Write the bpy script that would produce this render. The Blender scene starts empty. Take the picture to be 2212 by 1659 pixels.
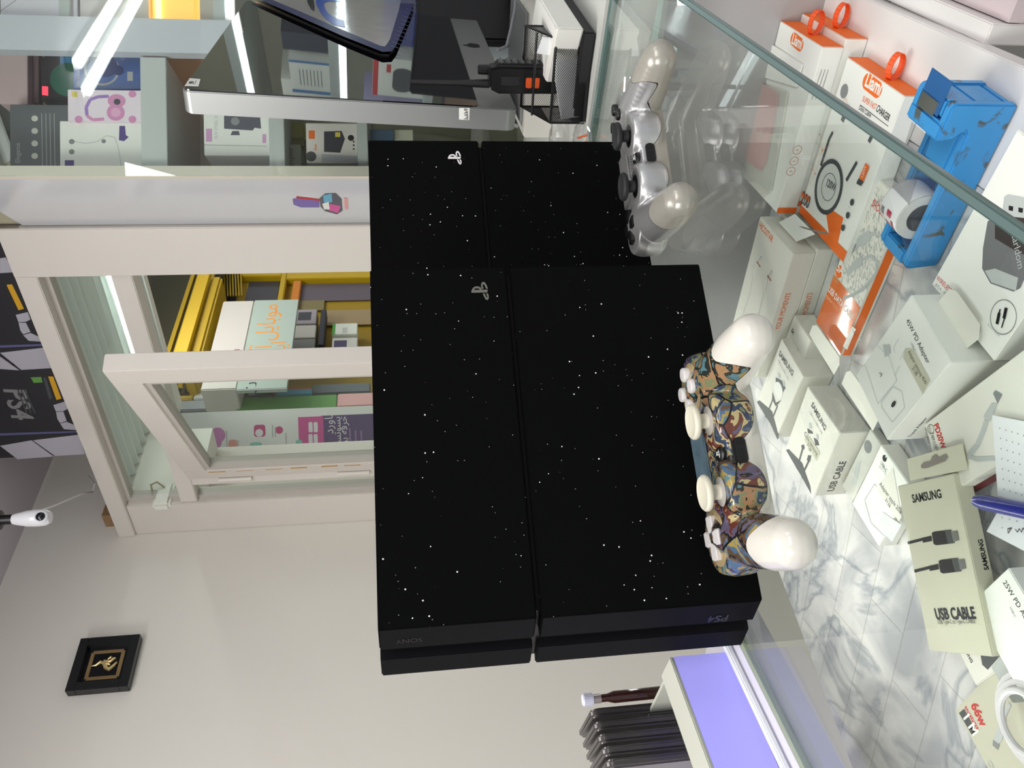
import bpy, bmesh, math, random
import numpy as np
from mathutils import Vector, Matrix
random.seed(7)
scene = bpy.context.scene
COL = scene.collection
# ------------------------------------------------------------------ camera
# world: metres, z = 0 is the upper face of the glass counter, +Y is where the phone looks.
# The phone was held upright and the picture is stored turned by 90 degrees, so world up is picture left.
PITCH, ROLL, FPX, CAMZ = 0.1365, -0.0370, 1700.0, 0.2515
_cp, _sp, _cr, _sr = math.cos(PITCH), math.sin(PITCH), math.cos(ROLL), math.sin(ROLL)
CF = np.array([0, _cp, -_sp]); _u0 = np.array([0, _sp, _cp]); _r0 = np.array([1., 0, 0])
CR = _r0 * _cr + _u0 * _sr; CU = _u0 * _cr - _r0 * _sr
CAM = np.array([0, 0, CAMZ])
cd = bpy.data.cameras.new('camera'); cam = bpy.data.objects.new('camera', cd); COL.objects.link(cam)
cd.sensor_fit = 'HORIZONTAL'; cd.sensor_width = 36.0; cd.lens = FPX * 36.0 / 2212.0
cd.clip_start = 0.02; cd.clip_end = 60
Mx = Matrix.Identity(4)
for i, ax in enumerate((-CU, CR, -CF)):
    for j in range(3): Mx[j][i] = float(ax[j])
Mx[2][3] = CAMZ
cam.matrix_world = Mx
scene.camera = cam
# ------------------------------------------------------------------ world, lamps, exposure
w = bpy.data.worlds.new('world'); scene.world = w; w.use_nodes = True
w.node_tree.nodes['Background'].inputs[0].default_value = (0.93, 0.95, 1.0, 1)
w.node_tree.nodes['Background'].inputs[1].default_value = 0.42
scene.view_settings.view_transform = 'Standard'; scene.view_settings.look = 'None'
scene.view_settings.gamma = 1; scene.view_settings.use_curve_mapping = False
scene.view_settings.exposure = 0.36
scene.cycles.use_denoising = True
scene.cycles.max_bounces = 12; scene.cycles.transparent_max_bounces = 24
scene.cycles.caustics_reflective = False; scene.cycles.caustics_refractive = False
def area(name, loc, target, sx, sy, watt, color=(1, 0.98, 0.95)):
    l = bpy.data.lights.new(name, 'AREA'); l.shape = 'RECTANGLE'; l.size = sx; l.size_y = sy
    l.energy = watt; l.color = color
    o = bpy.data.objects.new(name, l); COL.objects.link(o); o.location = loc
    d = Vector(target) - Vector(loc); o.rotation_euler = d.to_track_quat('-Z', 'Y').to_euler()
    return o
area('ceiling_light', (-0.25, 0.75, 1.35), (-0.25, 0.75, 0), 0.6, 0.6, 11)
area('ceiling_light', (0.7, -0.6, 1.35), (0.6, -0.2, 0), 1.2, 0.6, 17)
area('ceiling_light', (-1.2, -0.5, 1.35), (-0.8, 0.2, 0), 0.6, 1.2, 37)
area('added_case_fill', (.10, .93, -.012), (.0, .66, -.17), .5, .03, .7)  # unseen fill added inside the case to brighten the marble
area('added_case_fill', (-.31, .56, -.045), (-.19, .49, -.17), .7, .03, .45)  # second added fill, lifts the left part of the marble
area('corridor_light', (1.55, 3.3, 1.44), (1.55, 3.3, 0), .8, .8, 13)
area('corridor_light', (.58, 3.0, 1.44), (.58, 3.0, 0), .4, .4, 8)

# ------------------------------------------------------------------ pixel <-> place helpers (authoring maths only)
def ray(x, y):
    d = CF + CR * ((1659 - y) - 829.5) / FPX - CU * (x - 1106) / FPX
    return d / np.linalg.norm(d)
def onz(x, y, z):
    d = ray(x, y); return CAM + d * (z - CAMZ) / d[2]
def onv(x, y, p0, az):
    a = math.radians(az); n = np.array([math.cos(a), -math.sin(a), 0]); d = ray(x, y)
    return CAM + d * ((np.array(p0, float) - CAM) @ n) / (d @ n)
def ata(x, y, dist):
    d = ray(x, y); return CAM + d * dist / math.hypot(d[0], d[1])
def azv(a):
    a = math.radians(a); return np.array([math.sin(a), math.cos(a), 0.])
Z = np.array([0, 0, 1.])
def V(*a): return np.array(a, float)
def nrm(v): return v / np.linalg.norm(v)

# ------------------------------------------------------------------ materials
def lin(c):
    r = []
    for v in c[:3]:
        v = v / 255.0
        r.append(v / 12.92 if v <= 0.04045 else ((v + 0.055) / 1.055) ** 2.4)
    return (*r, 1)
MATS = {}
def mat(name, rgb=(200, 200, 200), rough=0.5, metal=0.0, emit=0.0, noise=0.0, nscale=20.0, spec=0.5, coat=0.0, alpha=1.0, bump=0.0):
    if name in MATS: return MATS[name]
    m = bpy.data.materials.new(name); m.use_nodes = True; nt = m.node_tree; b = nt.nodes['Principled BSDF']
    c = lin(rgb)
    if name.endswith('_card') or name.endswith('_ink'): rough, spec = max(rough, .55), .3
    b.inputs['Base Color'].default_value = c; b.inputs['Roughness'].default_value = rough
    b.inputs['Metallic'].default_value = metal; b.inputs['Specular IOR Level'].default_value = spec
    b.inputs['Coat Weight'].default_value = coat; b.inputs['Alpha'].default_value = alpha
    if emit:
        b.inputs['Emission Color'].default_value = c; b.inputs['Emission Strength'].default_value = emit
    if noise or bump:
        tc = nt.nodes.new('ShaderNodeTexCoord'); n = nt.nodes.new('ShaderNodeTexNoise')
        n.inputs['Scale'].default_value = nscale; n.inputs['Detail'].default_value = 5
        nt.links.new(tc.outputs['Object'], n.inputs['Vector'])
        if noise:
            mx = nt.nodes.new('ShaderNodeMix'); mx.data_type = 'RGBA'
            mx.inputs[6].default_value = tuple(max(0, v * (1 - noise)) for v in c[:3]) + (1,)
            mx.inputs[7].default_value = tuple(min(1, v * (1 + noise)) for v in c[:3]) + (1,)
            nt.links.new(n.outputs['Fac'], mx.inputs[0]); nt.links.new(mx.outputs[2], b.inputs['Base Color'])
        if bump:
            bp = nt.nodes.new('ShaderNodeBump'); bp.inputs['Strength'].default_value = bump; bp.inputs['Distance'].default_value = 0.002
            nt.links.new(n.outputs['Fac'], bp.inputs['Height']); nt.links.new(bp.outputs['Normal'], b.inputs['Normal'])
    MATS[name] = m; return m
def glass(name, tint=(235, 245, 240), refl=0.05, rough=0.0, top=1.0):
    if name in MATS: return MATS[name]
    m = bpy.data.materials.new(name); m.use_nodes = True; nt = m.node_tree
    for n in list(nt.nodes): nt.nodes.remove(n)
    out = nt.nodes.new('ShaderNodeOutputMaterial'); mix = nt.nodes.new('ShaderNodeMixShader')
    tr = nt.nodes.new('ShaderNodeBsdfTransparent'); gl = nt.nodes.new('ShaderNodeBsdfGlossy')
    tr.inputs[0].default_value = lin(tint); gl.inputs['Roughness'].default_value = rough
    gl.inputs[0].default_value = (1, 1, 1, 1)
    lw = nt.nodes.new('ShaderNodeLayerWeight'); lw.inputs['Blend'].default_value = 0.5
    pw = nt.nodes.new('ShaderNodeMath'); pw.operation = 'POWER'; pw.inputs[1].default_value = 5
    mr = nt.nodes.new('ShaderNodeMapRange'); mr.inputs[3].default_value = refl; mr.inputs[4].default_value = top
    L = nt.links
    L.new(lw.outputs['Facing'], pw.inputs[0]); L.new(pw.outputs[0], mr.inputs[0]); L.new(mr.outputs[0], mix.inputs[0])
    L.new(tr.outputs[0], mix.inputs[1]); L.new(gl.outputs[0], mix.inputs[2]); L.new(mix.outputs[0], out.inputs[0])
    MATS[name] = m; return m
def nodes(name):
    m = bpy.data.materials.new(name); m.use_nodes = True; MATS[name] = m
    return m, m.node_tree, m.node_tree.nodes['Principled BSDF']

M_WHITE = mat('white_card', (226, 224, 214), 0.42, noise=0.03, nscale=60)
M_WHITE2 = mat('bright_white_card', (236, 236, 230), 0.35, noise=0.02, nscale=60)
M_CREAM = mat('cream_card', (198, 196, 175), 0.45, noise=0.03, nscale=60)
M_GREYC = mat('grey_card', (176, 180, 178), 0.4, noise=0.03, nscale=60)
M_BLACK = mat('black_ink', (22, 22, 24), 0.45)
M_DGREY = mat('dark_grey_ink', (72, 76, 78), 0.4)
M_MGREY = mat('mid_grey_ink', (135, 138, 138), 0.4)
M_LGREY = mat('light_grey_ink', (188, 192, 190), 0.4)
M_ORANGE = mat('orange_ink', (238, 112, 38), 0.3)
M_RED = mat('red_ink', (196, 48, 44), 0.4)
M_SILVER = mat('silver_foil', (200, 205, 205), 0.18, metal=1.0)
M_YELLOW = mat('yellow_paint', (186, 156, 14), 0.45, noise=0.05, nscale=8)
M_ALU = mat('white_aluminium', (216, 210, 202), 0.42, noise=0.025, nscale=6)
M_WALL = mat('white_wall_paint', (226, 222, 214), 0.75, noise=0.03, nscale=2.5, bump=0.05)
M_CEIL = mat('ceiling_paint', (205, 198, 206), 0.8)
M_LAM = mat('white_laminate', (228, 224, 222), 0.28, noise=0.02, nscale=5)
M_BPLAST = mat('black_plastic', (14, 14, 15), 0.35)
M_RUBBER = mat('black_rubber', (26, 26, 28), 0.6)
M_GLASS = glass('counter_glass', (249, 252, 250), 0.035)
M_CLEAR = glass('window_glass', (249, 252, 250), 0.045)
M_FILM = glass('clear_film', (246, 246, 246), 0.10, 0.05)
M_GEDGE = mat('green_glass_edge', (96, 118, 114), 0.18, spec=0.8)
M_TUBE = mat('led_tube', (249, 255, 251), 0.5, emit=14.0)

# ------------------------------------------------------------------ mesh builder
class G:
    def __init__(s): s.v = []; s.f = []
    def add(s, vs, fs):
        b = len(s.v); s.v += [tuple(float(c) for c in p) for p in vs]; s.f += [tuple(b + i for i in f) for f in fs]; return s
    def box(s, o, X, Y, Zv):
        o, X, Y, Zv = map(np.array, (o, X, Y, Zv))
        p = [o, o + X, o + X + Y, o + Y]; p += [q + Zv for q in p]
        return s.add(p, [(0, 3, 2, 1), (4, 5, 6, 7), (0, 1, 5, 4), (1, 2, 6, 5), (2, 3, 7, 6), (3, 0, 4, 7)])
    def cbox(s, c, sx, sy, sz, ax=None):
        ax = ax if ax is not None else np.eye(3)
        X, Y, Zv = ax[0] * sx, ax[1] * sy, ax[2] * sz
        return s.box(np.array(c) - X / 2 - Y / 2 - Zv / 2, X, Y, Zv)
    def prism(s, pts, vec):
        n = len(pts); pts = [np.array(p, float) for p in pts]; vec = np.array(vec, float)
        return s.add(pts + [p + vec for p in pts], [tuple(range(n))[::-1], tuple(range(n, 2 * n))] + [(i, (i + 1) % n, n + (i + 1) % n, n + i) for i in range(n)])
    def poly(s, pts): return s.add(pts, [tuple(range(len(pts)))])
    def tube(s, path, r, n=10, caps=True):
        path = [np.array(p, float) for p in path]; m = len(path)
        rs = r if hasattr(r, '__len__') else [r] * m
        vs = []; prev = None
        for i, p in enumerate(path):
            t = nrm(path[min(i + 1, m - 1)] - path[max(i - 1, 0)] + 1e-12)
            a = prev if prev is not None else (V(0, 0, 1) if abs(t[2]) < .9 else V(1, 0, 0))
            a = a - t * (a @ t); a = nrm(a); b = np.cross(t, a); prev = a
            vs += [p + rs[i] * (a * math.cos(2 * math.pi * k / n) + b * math.sin(2 * math.pi * k / n)) for k in range(n)]
        fs = [(i * n + k, i * n + (k + 1) % n, (i + 1) * n + (k + 1) % n, (i + 1) * n + k) for i in range(m - 1) for k in range(n)]
        if caps: fs += [tuple(range(n))[::-1], tuple(range((m - 1) * n, m * n))]
        return s.add(vs, fs)
    def lathe(s, c, axis, prof, n=32):   # prof: (radius, height)
        axis = nrm(np.array(axis, float)); c = np.array(c, float)
        a = V(1, 0, 0) if abs(axis[0]) < .9 else V(0, 1, 0); a = nrm(a - axis * (a @ axis)); b = np.cross(axis, a)
        vs = [c + axis * h + max(r, 1e-5) * (a * math.cos(2 * math.pi * k / n) + b * math.sin(2 * math.pi * k / n)) for r, h in prof for k in range(n)]
        m = len(prof)
        fs = [(i * n + k, i * n + (k + 1) % n, (i + 1) * n + (k + 1) % n, (i + 1) * n + k) for i in range(m - 1) for k in range(n)]
        fs += [tuple(range(n))[::-1], tuple(range((m - 1) * n, m * n))]
        return s.add(vs, fs)
    def ball(s, c, r, n=16, sc=(1, 1, 1), ax=None):
        ax = ax if ax is not None else np.eye(3); c = np.array(c, float); h = n // 2
        vs = [c + ax[0] * 0 + r * (ax[2] * sc[2])]
        for i in range(1, h):
            t = math.pi * i / h
            vs += [c + r * (ax[0] * sc[0] * math.sin(t) * math.cos(2 * math.pi * k / n) + ax[1] * sc[1] * math.sin(t) * math.sin(2 * math.pi * k / n) + ax[2] * sc[2] * math.cos(t)) for k in range(n)]
        vs.append(c - r * (ax[2] * sc[2])); e = len(vs) - 1
        fs = [(0, 1 + k, 1 + (k + 1) % n) for k in range(n)]
        fs += [(1 + i * n + k, 1 + (i + 1) * n + k, 1 + (i + 1) * n + (k + 1) % n, 1 + i * n + (k + 1) % n) for i in range(h - 2) for k in range(n)]
        fs += [(e, 1 + (h - 2) * n + (k + 1) % n, 1 + (h - 2) * n + k) for k in range(n)]
        return s.add(vs, fs)
    def mesh(s, name, bevel=0, seg=2, smooth=False, recalc=True):
        me = bpy.data.meshes.new(name); bm = bmesh.new()
        vs = [bm.verts.new(p) for p in s.v]
        for f in s.f:
            try: bm.faces.new([vs[i] for i in f])
            except ValueError: pass
        if recalc: bmesh.ops.recalc_face_normals(bm, faces=bm.faces[:])
        if bevel:
            ed = [e for e in bm.edges if len(e.link_faces) == 2 and e.calc_face_angle(0) > 0.5]
            bmesh.ops.bevel(bm, geom=ed, offset=bevel, segments=seg, affect='EDGES', clamp_overlap=True)
        bm.to_mesh(me); bm.free()
        if smooth:
            for p in me.polygons: p.use_smooth = True
            try: me.set_sharp_from_angle(angle=math.radians(40))
            except Exception: pass
        return me
def tagit(o, label=None, cat=None, group=None, kind=None):
    if label: o['label'] = label
    if cat: o['category'] = cat
    if group: o['group'] = group
    if kind: o['kind'] = kind
    return o
def thing(name, label, cat, loc, group=None, kind=None):
    o = bpy.data.objects.new(name, None); COL.objects.link(o); o.location = tuple(float(c) for c in loc)
    o.empty_display_size = 0.02
    return tagit(o, label, cat, group, kind)
def wloc(o):
    l = Vector(o.location)
    while o.parent: o = o.parent; l += Vector(o.location)
    return l
def addmesh(name, me, m, parent=None):
    o = bpy.data.objects.new(name, me); COL.objects.link(o)
    if m is not None and len(me.materials) == 0: me.materials.append(m)
    if parent is not None:
        o.parent = parent; o.location = -wloc(parent)
    else:
        n = len(me.vertices); co = np.empty(n * 3); me.vertices.foreach_get('co', co); co = co.reshape(-1, 3)
        b = np.array([(co[:, 0].min() + co[:, 0].max()) / 2, (co[:, 1].min() + co[:, 1].max()) / 2, co[:, 2].min()])
        me.transform(Matrix.Translation(Vector(-b))); o.location = b
    return o
def part(name, g, m, parent, bevel=0, seg=2, smooth=False, label=None):
    o = addmesh(name, g.mesh(name, bevel, seg, smooth), m, parent)
    # re-centre the part on its own origin
    if label: o['label'] = label
    return o
def solo(name, g, m, label=None, cat=None, group=None, kind=None, bevel=0, seg=2, smooth=False):
    return tagit(addmesh(name, g.mesh(name, bevel, seg, smooth), m), label, cat, group, kind)

# ---- flat print on a face: origin O (top-left), u = reading direction, d = downwards, both unit vectors
class Face:
    def __init__(s, O, u, d, n=None):
        s.O = np.array(O, float); s.u = nrm(np.array(u, float)); s.d = nrm(np.array(d, float))
        s.n = nrm(np.cross(s.d, s.u)) if n is None else nrm(np.array(n, float)); s.lay = {}
        s.k = 0; s.c = 0; s.last = None
    def P(s, x, y, h=0.0): return s.O + s.u * x + s.d * y + s.n * h
    def g(s, m):
        if m.name not in s.lay: s.lay[m.name] = (G(), m)
        if s.last != m.name: s.k += 1; s.last = m.name
        s.c += 1
        return (*s.lay[m.name], 0.00010 + 0.000035 * s.k + 0.000002 * s.c)
    def poly(s, pts, m):
        g, _, h = s.g(m); g.poly([s.P(x, y, h) for x, y in pts]); return s
    def rect(s, x, y, w_, h_, m, r=0.0):
        if r <= 0: return s.poly([(x, y), (x + w_, y), (x + w_, y + h_), (x, y + h_)], m)
        pts = []
        for cx, cy, a0 in ((x + w_ - r, y + r, -90), (x + w_ - r, y + h_ - r, 0), (x + r, y + h_ - r, 90), (x + r, y + r, 180)):
            for k in range(5):
                a = math.radians(a0 + k * 22.5); pts.append((cx + r * math.cos(a), cy + r * math.sin(a)))
        return s.poly(pts, m)
    def disc(s, x, y, r, m, n=24, ry=None):
        ry = ry or r
        return s.poly([(x + r * math.cos(2 * math.pi * k / n), y + ry * math.sin(2 * math.pi * k / n)) for k in range(n)], m)
    def line(s, pts, w_, m):
        for (x0, y0), (x1, y1) in zip(pts[:-1], pts[1:]):
            l = math.hypot(x1 - x0, y1 - y0) or 1e-9; nx, ny = -(y1 - y0) / l * w_ / 2, (x1 - x0) / l * w_ / 2
            s.poly([(x0 + nx, y0 + ny), (x1 + nx, y1 + ny), (x1 - nx, y1 - ny), (x0 - nx, y0 - ny)], m)
        return s
    def ring(s, x, y, r, w_, m, n=32, a0=0, a1=360, ry=None):
        ry = ry or r
        pts = [(x + r * math.cos(math.radians(a0 + (a1 - a0) * k / n)), y + ry * math.sin(math.radians(a0 + (a1 - a0) * k / n))) for k in range(n + 1)]
        return s.line(pts, w_, m)
    def text(s, t, x, y, size, m, ang=0.0, align='LEFT', sx=1.0, bold=0.0, shear=0.0, width=None):
        c = bpy.data.curves.new('t', 'FONT'); c.body = t; c.size = 1.0; c.align_x = align; c.offset = bold; c.shear = shear
        c.resolution_u = 3
        o = bpy.data.objects.new('t', c); me = bpy.data.meshes.new_from_object(o)
        co = [(v.co.x, v.co.y) for v in me.vertices]
        if width and co:
            wx = max(p[0] for p in co) - min(p[0] for p in co); sx = width / (wx * size)
        ca, sa = math.cos(math.radians(ang)), math.sin(math.radians(ang))
        g, _, h = s.g(m); b = []
        for px_, py_ in co:
            qx, qy = px_ * size * sx, -py_ * size
            b.append(s.P(x + qx * ca - qy * sa, y + qx * sa + qy * ca, h))
        g.add(b, [tuple(p.vertices) for p in me.polygons])
        bpy.data.objects.remove(o); bpy.data.curves.remove(c); bpy.data.meshes.remove(me)
        return s
    def q(s, x, y):
        d = ray(x, y); p = CAM + d * ((s.O - CAM) @ s.n) / (d @ s.n); return ((p - s.O) @ s.u, (p - s.O) @ s.d)
    def cap(s, a, b, r, m):
        (x0, y0), (x1, y1) = s.q(*a), s.q(*b); an = math.atan2(y1 - y0, x1 - x0)
        pts = [(x1 + r * math.cos(an - math.pi / 2 + math.pi * k / 10), y1 + r * math.sin(an - math.pi / 2 + math.pi * k / 10)) for k in range(11)]
        pts += [(x0 + r * math.cos(an + math.pi / 2 + math.pi * k / 10), y0 + r * math.sin(an + math.pi / 2 + math.pi * k / 10)) for k in range(11)]
        return s.poly(pts, m)
    def pq(s, pts, m): return s.poly([s.q(*p) for p in pts], m)
    def lq(s, pts, w_, m): return s.line([s.q(*p) for p in pts], w_, m)
    def tq(s, t, a, b, m, asp=1.0, bold=0.0):
        """lettering whose baseline runs between two places on the face"""
        (x0, y0), (x1, y1) = s.q(*a), s.q(*b); wd = math.hypot(x1 - x0, y1 - y0)
        c = bpy.data.curves.new('t', 'FONT'); c.body = t; o = bpy.data.objects.new('t', c); me = bpy.data.meshes.new_from_object(o)
        nat = max(v.co.x for v in me.vertices) - min(v.co.x for v in me.vertices)
        bpy.data.objects.remove(o); bpy.data.curves.remove(c); bpy.data.meshes.remove(me)
        size = wd / nat * asp
        return s.text(t, x0, y0, size, m, ang=math.degrees(math.atan2(y1 - y0, x1 - x0)), sx=1.0 / asp, bold=bold)
    def done(s, parent, name='printed_artwork'):
        for k, (g, m) in s.lay.items():
            if g.f:
                nm = name
                addmesh(nm, g.mesh(nm, recalc=False), m, parent)
        s.lay = {}

# ==================================================================== SETTING
FLOOR, CEILZ = -0.95, 1.377
AZS, AZL = -50.0, 42.0
K = V(-0.4013, 2.4676, 0.0)                   # corner of left wall and shop front
es = azv(130.0); ns = nrm(np.cross(es, Z))    # along the shop front to the right
if ns @ (-K) < 0: ns = -ns                    # ns points into the shop
el = azv(AZL); nl = nrm(np.cross(el, Z))
if nl @ (-K) < 0: nl = -nl
def SF(s, z, n=0.0): return K + es * s + Z * z + ns * n
def spx(x, y):
    p = onv(x, y, K, AZS); return (p - K) @ es, p[2]
def st(name, g, m, **k): return solo(name, g, m, kind='structure', **k)

g = G().box(K + el * 0.34 + Z * FLOOR, -el * 3.6, -nl * 0.1, Z * (CEILZ - FLOOR)); st('wall_left', g, M_WALL)
g = G().prism([SF(-1.2, CEILZ, -.42), SF(2.7, CEILZ, -.42), V(3.2, -1.6, CEILZ), V(-2.6, -1.6, CEILZ), V(-2.6, 2.0, CEILZ)], V(0, 0, 0.06)); st('ceiling', g, M_CEIL)
m_, nt, b = nodes('floor_tiles')
br = nt.nodes.new('ShaderNodeTexBrick'); br.inputs['Scale'].default_value = 1.6; br.offset = 0
br.inputs['Color1'].default_value = lin((190, 188, 182)); br.inputs['Color2'].default_value = lin((182, 180, 175)); br.inputs['Mortar'].default_value = lin((120, 118, 112))
br.inputs['Mortar Size'].default_value = 0.006
tc = nt.nodes.new('ShaderNodeTexCoord'); nt.links.new(tc.outputs['Object'], br.inputs['Vector']); nt.links.new(br.outputs['Color'], b.inputs['Base Color']); b.inputs['Roughness'].default_value = 0.25
g = G().box(V(-2.6, -1.6, FLOOR - 0.05), V(6.6, 0, 0), V(0, 8.6, 0), V(0, 0, 0.05)); st('floor', g, m_)
# upper back wall behind the boxes above the shop front
g = G().box(SF(-0.05, 1.102, -0.36), es * 2.4, -ns * 0.05, Z * (CEILZ - 1.102)); st('wall_back', g, M_WALL)

# ---- shop front frame (white aluminium)
FR = 0.05
ztop = 1.100; zt0 = spx(85, 596)[1]; sj = 0.122; spil = 0.896; s_end = 1.017
ztr1, ztr0 = 0.903, 0.857
def memb(name, s0, s1, z0, z1, d0=-0.05, d1=0.0, bev=0.002):
    return st(name, G().box(SF(s0, z0, d0), es * (s1 - s0), ns * (d1 - d0), Z * (z1 - z0)), M_ALU, bevel=bev)
memb('trim_1', 0.0, s_end, zt0, ztop, -0.05, 0.012)
memb('trim_7', 0.0, 1.4, 1.090, ztop - .0005, -.40, -.051)    # shelf board over the soffit            # head of the frame, carries the boxes
memb('trim_2', 0.0, sj, FLOOR, zt0, -0.06, 0.004)              # left jamb
memb('trim_3', sj, spil, ztr0, ztr1, -0.05, 0.0)               # transom
memb('trim_4', 0.193, 0.245, FLOOR, ztr0, -0.05, 0.002)        # hinge post
memb('trim_5', spil, s_end, FLOOR, ztop - 0.0005, -0.22, 0.014)  # pillar
for i, (a0, a1, z0, z1, nm) in enumerate(((sj, spil, ztr1, zt0, 'window_1'), (sj, 0.193, FLOOR + 0.1, ztr0, 'window_2'))):
    o = st(nm, G().box(SF(a0, z0, -0.03), es * (a1 - a0), ns * 0.004, Z * (z1 - z0)), M_CLEAR)
# frame bead lines in the upper light
g = G()
g.box(SF(sj, zt0 - 0.012, -0.045), es * (spil - sj), ns * 0.03, Z * 0.012); g.box(SF(sj, ztr1, -0.045), es * 0.012, ns * 0.03, Z * (zt0 - ztr1 - .012))
g.box(SF(sj, FLOOR, -0.045), es * 0.01, ns * 0.03, Z * (ztr0 - FLOOR))
st('trim_6', g, mat('window_bead', (190, 184, 176), 0.5))

# ---- door leaf standing open into the shop
hz = 0.861
H0 = SF(0.222, 0, 0.012)
fe = ray(220, 803); fe = CAM + fe * (hz - CAMZ) / fe[2]
hp = onz(407, 1036, 0) if False else (lambda d: CAM + d * (hz - CAMZ) / d[2])(ray(407, 1036))
ex = nrm((fe - hp) * V(1, 1, 0)); wl = np.linalg.norm(fe - hp)
en = nrm(np.cross(ex, Z));
if en @ (CAM - hp) < 0: en = -en
door = thing('door_1', None, None, (hp[0], hp[1], FLOOR), kind='structure')
TH = 0.042; zb = FLOOR + 0.01; O = V(hp[0], hp[1], 0)
def LP(x, z, n=0.0): return O + ex * x + Z * z + en * n
stl = 0.062
g = G(); g.box(LP(0, zb, -TH), ex * stl, en * TH, Z * (hz - zb)); g.box(LP(wl - stl, zb, -TH), ex * stl, en * TH, Z * (hz - zb))
part('door_stile', g, M_ALU, door, bevel=0.002)
g = G(); g.box(LP(stl, hz - stl, -TH), ex * (wl - 2 * stl), en * TH, Z * stl); g.box(LP(stl, zb, -TH), ex * (wl - 2 * stl), en * TH, Z * 0.12); g.box(LP(stl, zb + .75, -TH), ex * (wl - 2 * stl), en * TH, Z * 0.06)
part('door_rail', g, M_ALU, door, bevel=0.002)
g = G(); bw = 0.012
g.box(LP(stl, zb + .12, -TH + .008), ex * bw, en * (TH - .012), Z * (hz - zb - .12 - stl)); g.box(LP(wl - stl - bw, zb + .12, -TH + .008), ex * bw, en * (TH - .012), Z * (hz - zb - .12 - stl)); g.box(LP(stl + bw, hz - stl - bw, -TH + .008), ex * (wl - 2 * stl - 2 * bw), en * (TH - .012), Z * bw)
part('glazing_bead', g, mat('window_bead'), door)
part('door_glass', G().box(LP(stl, zb + .12, -TH * .55), ex * (wl - 2 * stl), en * 0.004, Z * (hz - zb - .12 - stl)), glass('door_pane', (246, 250, 248), .02, 0, .25), door)
g = G()
for k in range(9):
    z0 = 0.80 - k * 0.075 + 0.01 * math.sin(k * 3); g.box(LP(0.048, z0 - 0.05, 0.0), ex * (0.006 + 0.004 * math.sin(k * 5)), en * 0.0006, Z * 0.045)
part('dried_glue', g, mat('dried_glue', (190, 150, 90), 0.7), door, label='yellowed glue streaks along the hinge side')
g = G()
for z0 in (0.78, 0.45, 0.0):
    g.tube([LP(-0.006, z0, 0.004), LP(-0.006, z0 - 0.09, 0.004)], 0.007, 10)
part('hinge', g, M_ALU, door)

# ==================================================================== OUTSIDE THE SHOP
# ribbed corridor ceiling: slats run parallel to the shop front
zc = 1.46
m_rib = mat('ribbed_panel', (222, 230, 226), 0.3)
g = G().box(SF(-0.1, zc, -.65), es * 3.2, -ns * 1.9, Z * 0.02); st('ceiling_corridor', g, mat('corridor_white', (214, 216, 212), .6))
zr = 1.080; g = G()
for k in range(13):
    n0 = -0.055 - k * 0.045
    g.box(SF(0.11, zr, n0 - 0.045), es * 2.2, ns * 0.0448, Z * 0.008)
    g.prism([SF(0.11, zr, n0 - 0.028), SF(0.11, zr - .018, n0 - 0.038), SF(0.11, zr - .021, n0 - 0.0415), SF(0.11, zr - .018, n0 - 0.045), SF(0.11, zr, n0 - .0449)], es * 2.2)
st('ceiling_soffit', g, m_rib)
g = G().box(SF(0.02, .868, -.33), es * .088, ns * .27, Z * (zr - .868)); st('wall_porch', g, mat('white_facade', (232, 232, 222), 0.6))
g = G().box(SF(-.1, zr - .01, -.70), es * 2.4, ns * .06, Z * (zc - zr + .01)); st('wall_fascia', g, mat('white_facade'))
lx = lambda x, y, z: (lambda d: CAM + d * (z - CAMZ) / d[2])(ray(x, y))
ta, tb = lx(232, 560, zr - 0.03), lx(303, 778, zr - 0.03)
td = nrm(tb - ta)
tl = thing('tube_light', 'glowing white tube light under the ribbed corridor ceiling', 'light', ta)
part('light_tube', G().tube([ta - td * 0.2, tb + td * 0.01], 0.0135, 14), M_TUBE, tl, smooth=True)
part('lamp_holder', G().box(ta - td * .25 + Z * 0.016, td * (np.linalg.norm(tb - ta) + .4), nrm(np.cross(td, Z)) * 0.03, Z * 0.012), m_rib, tl)
# lintel over the corridor, beyond the tube
l0, l1 = lx(266, 575, 1.40), lx(330, 778, 1.40); ld = nrm((l1 - l0) * V(1, 1, 0))
# facade plane across the corridor
AZW = 41.0
W0 = ata(290, 1000, 3.35) * V(1, 1, 0); ew = azv(AZW); nw = nrm(np.cross(ew, Z))
if nw @ (-W0) < 0: nw = -nw
def wpx(x, y, n=0.0):
    p = onv(x, y, W0 + nw * n, AZW); return (p - W0) @ ew, p[2]
def WP(s, z, n=0.0): return W0 + ew * s + Z * z + nw * n
M_WW = mat('white_facade', (232, 232, 222), 0.6)
g = G().box(WP(-1.6, FLOOR, -0.08), ew * 4.8, nw * 0.06, Z * (zc - FLOOR)); st('wall_corridor', g, M_WW)
# ledge and clutter high on the white wall
s0, z0 = wpx(345, 1000); s1, z1 = wpx(395, 1090)
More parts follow.
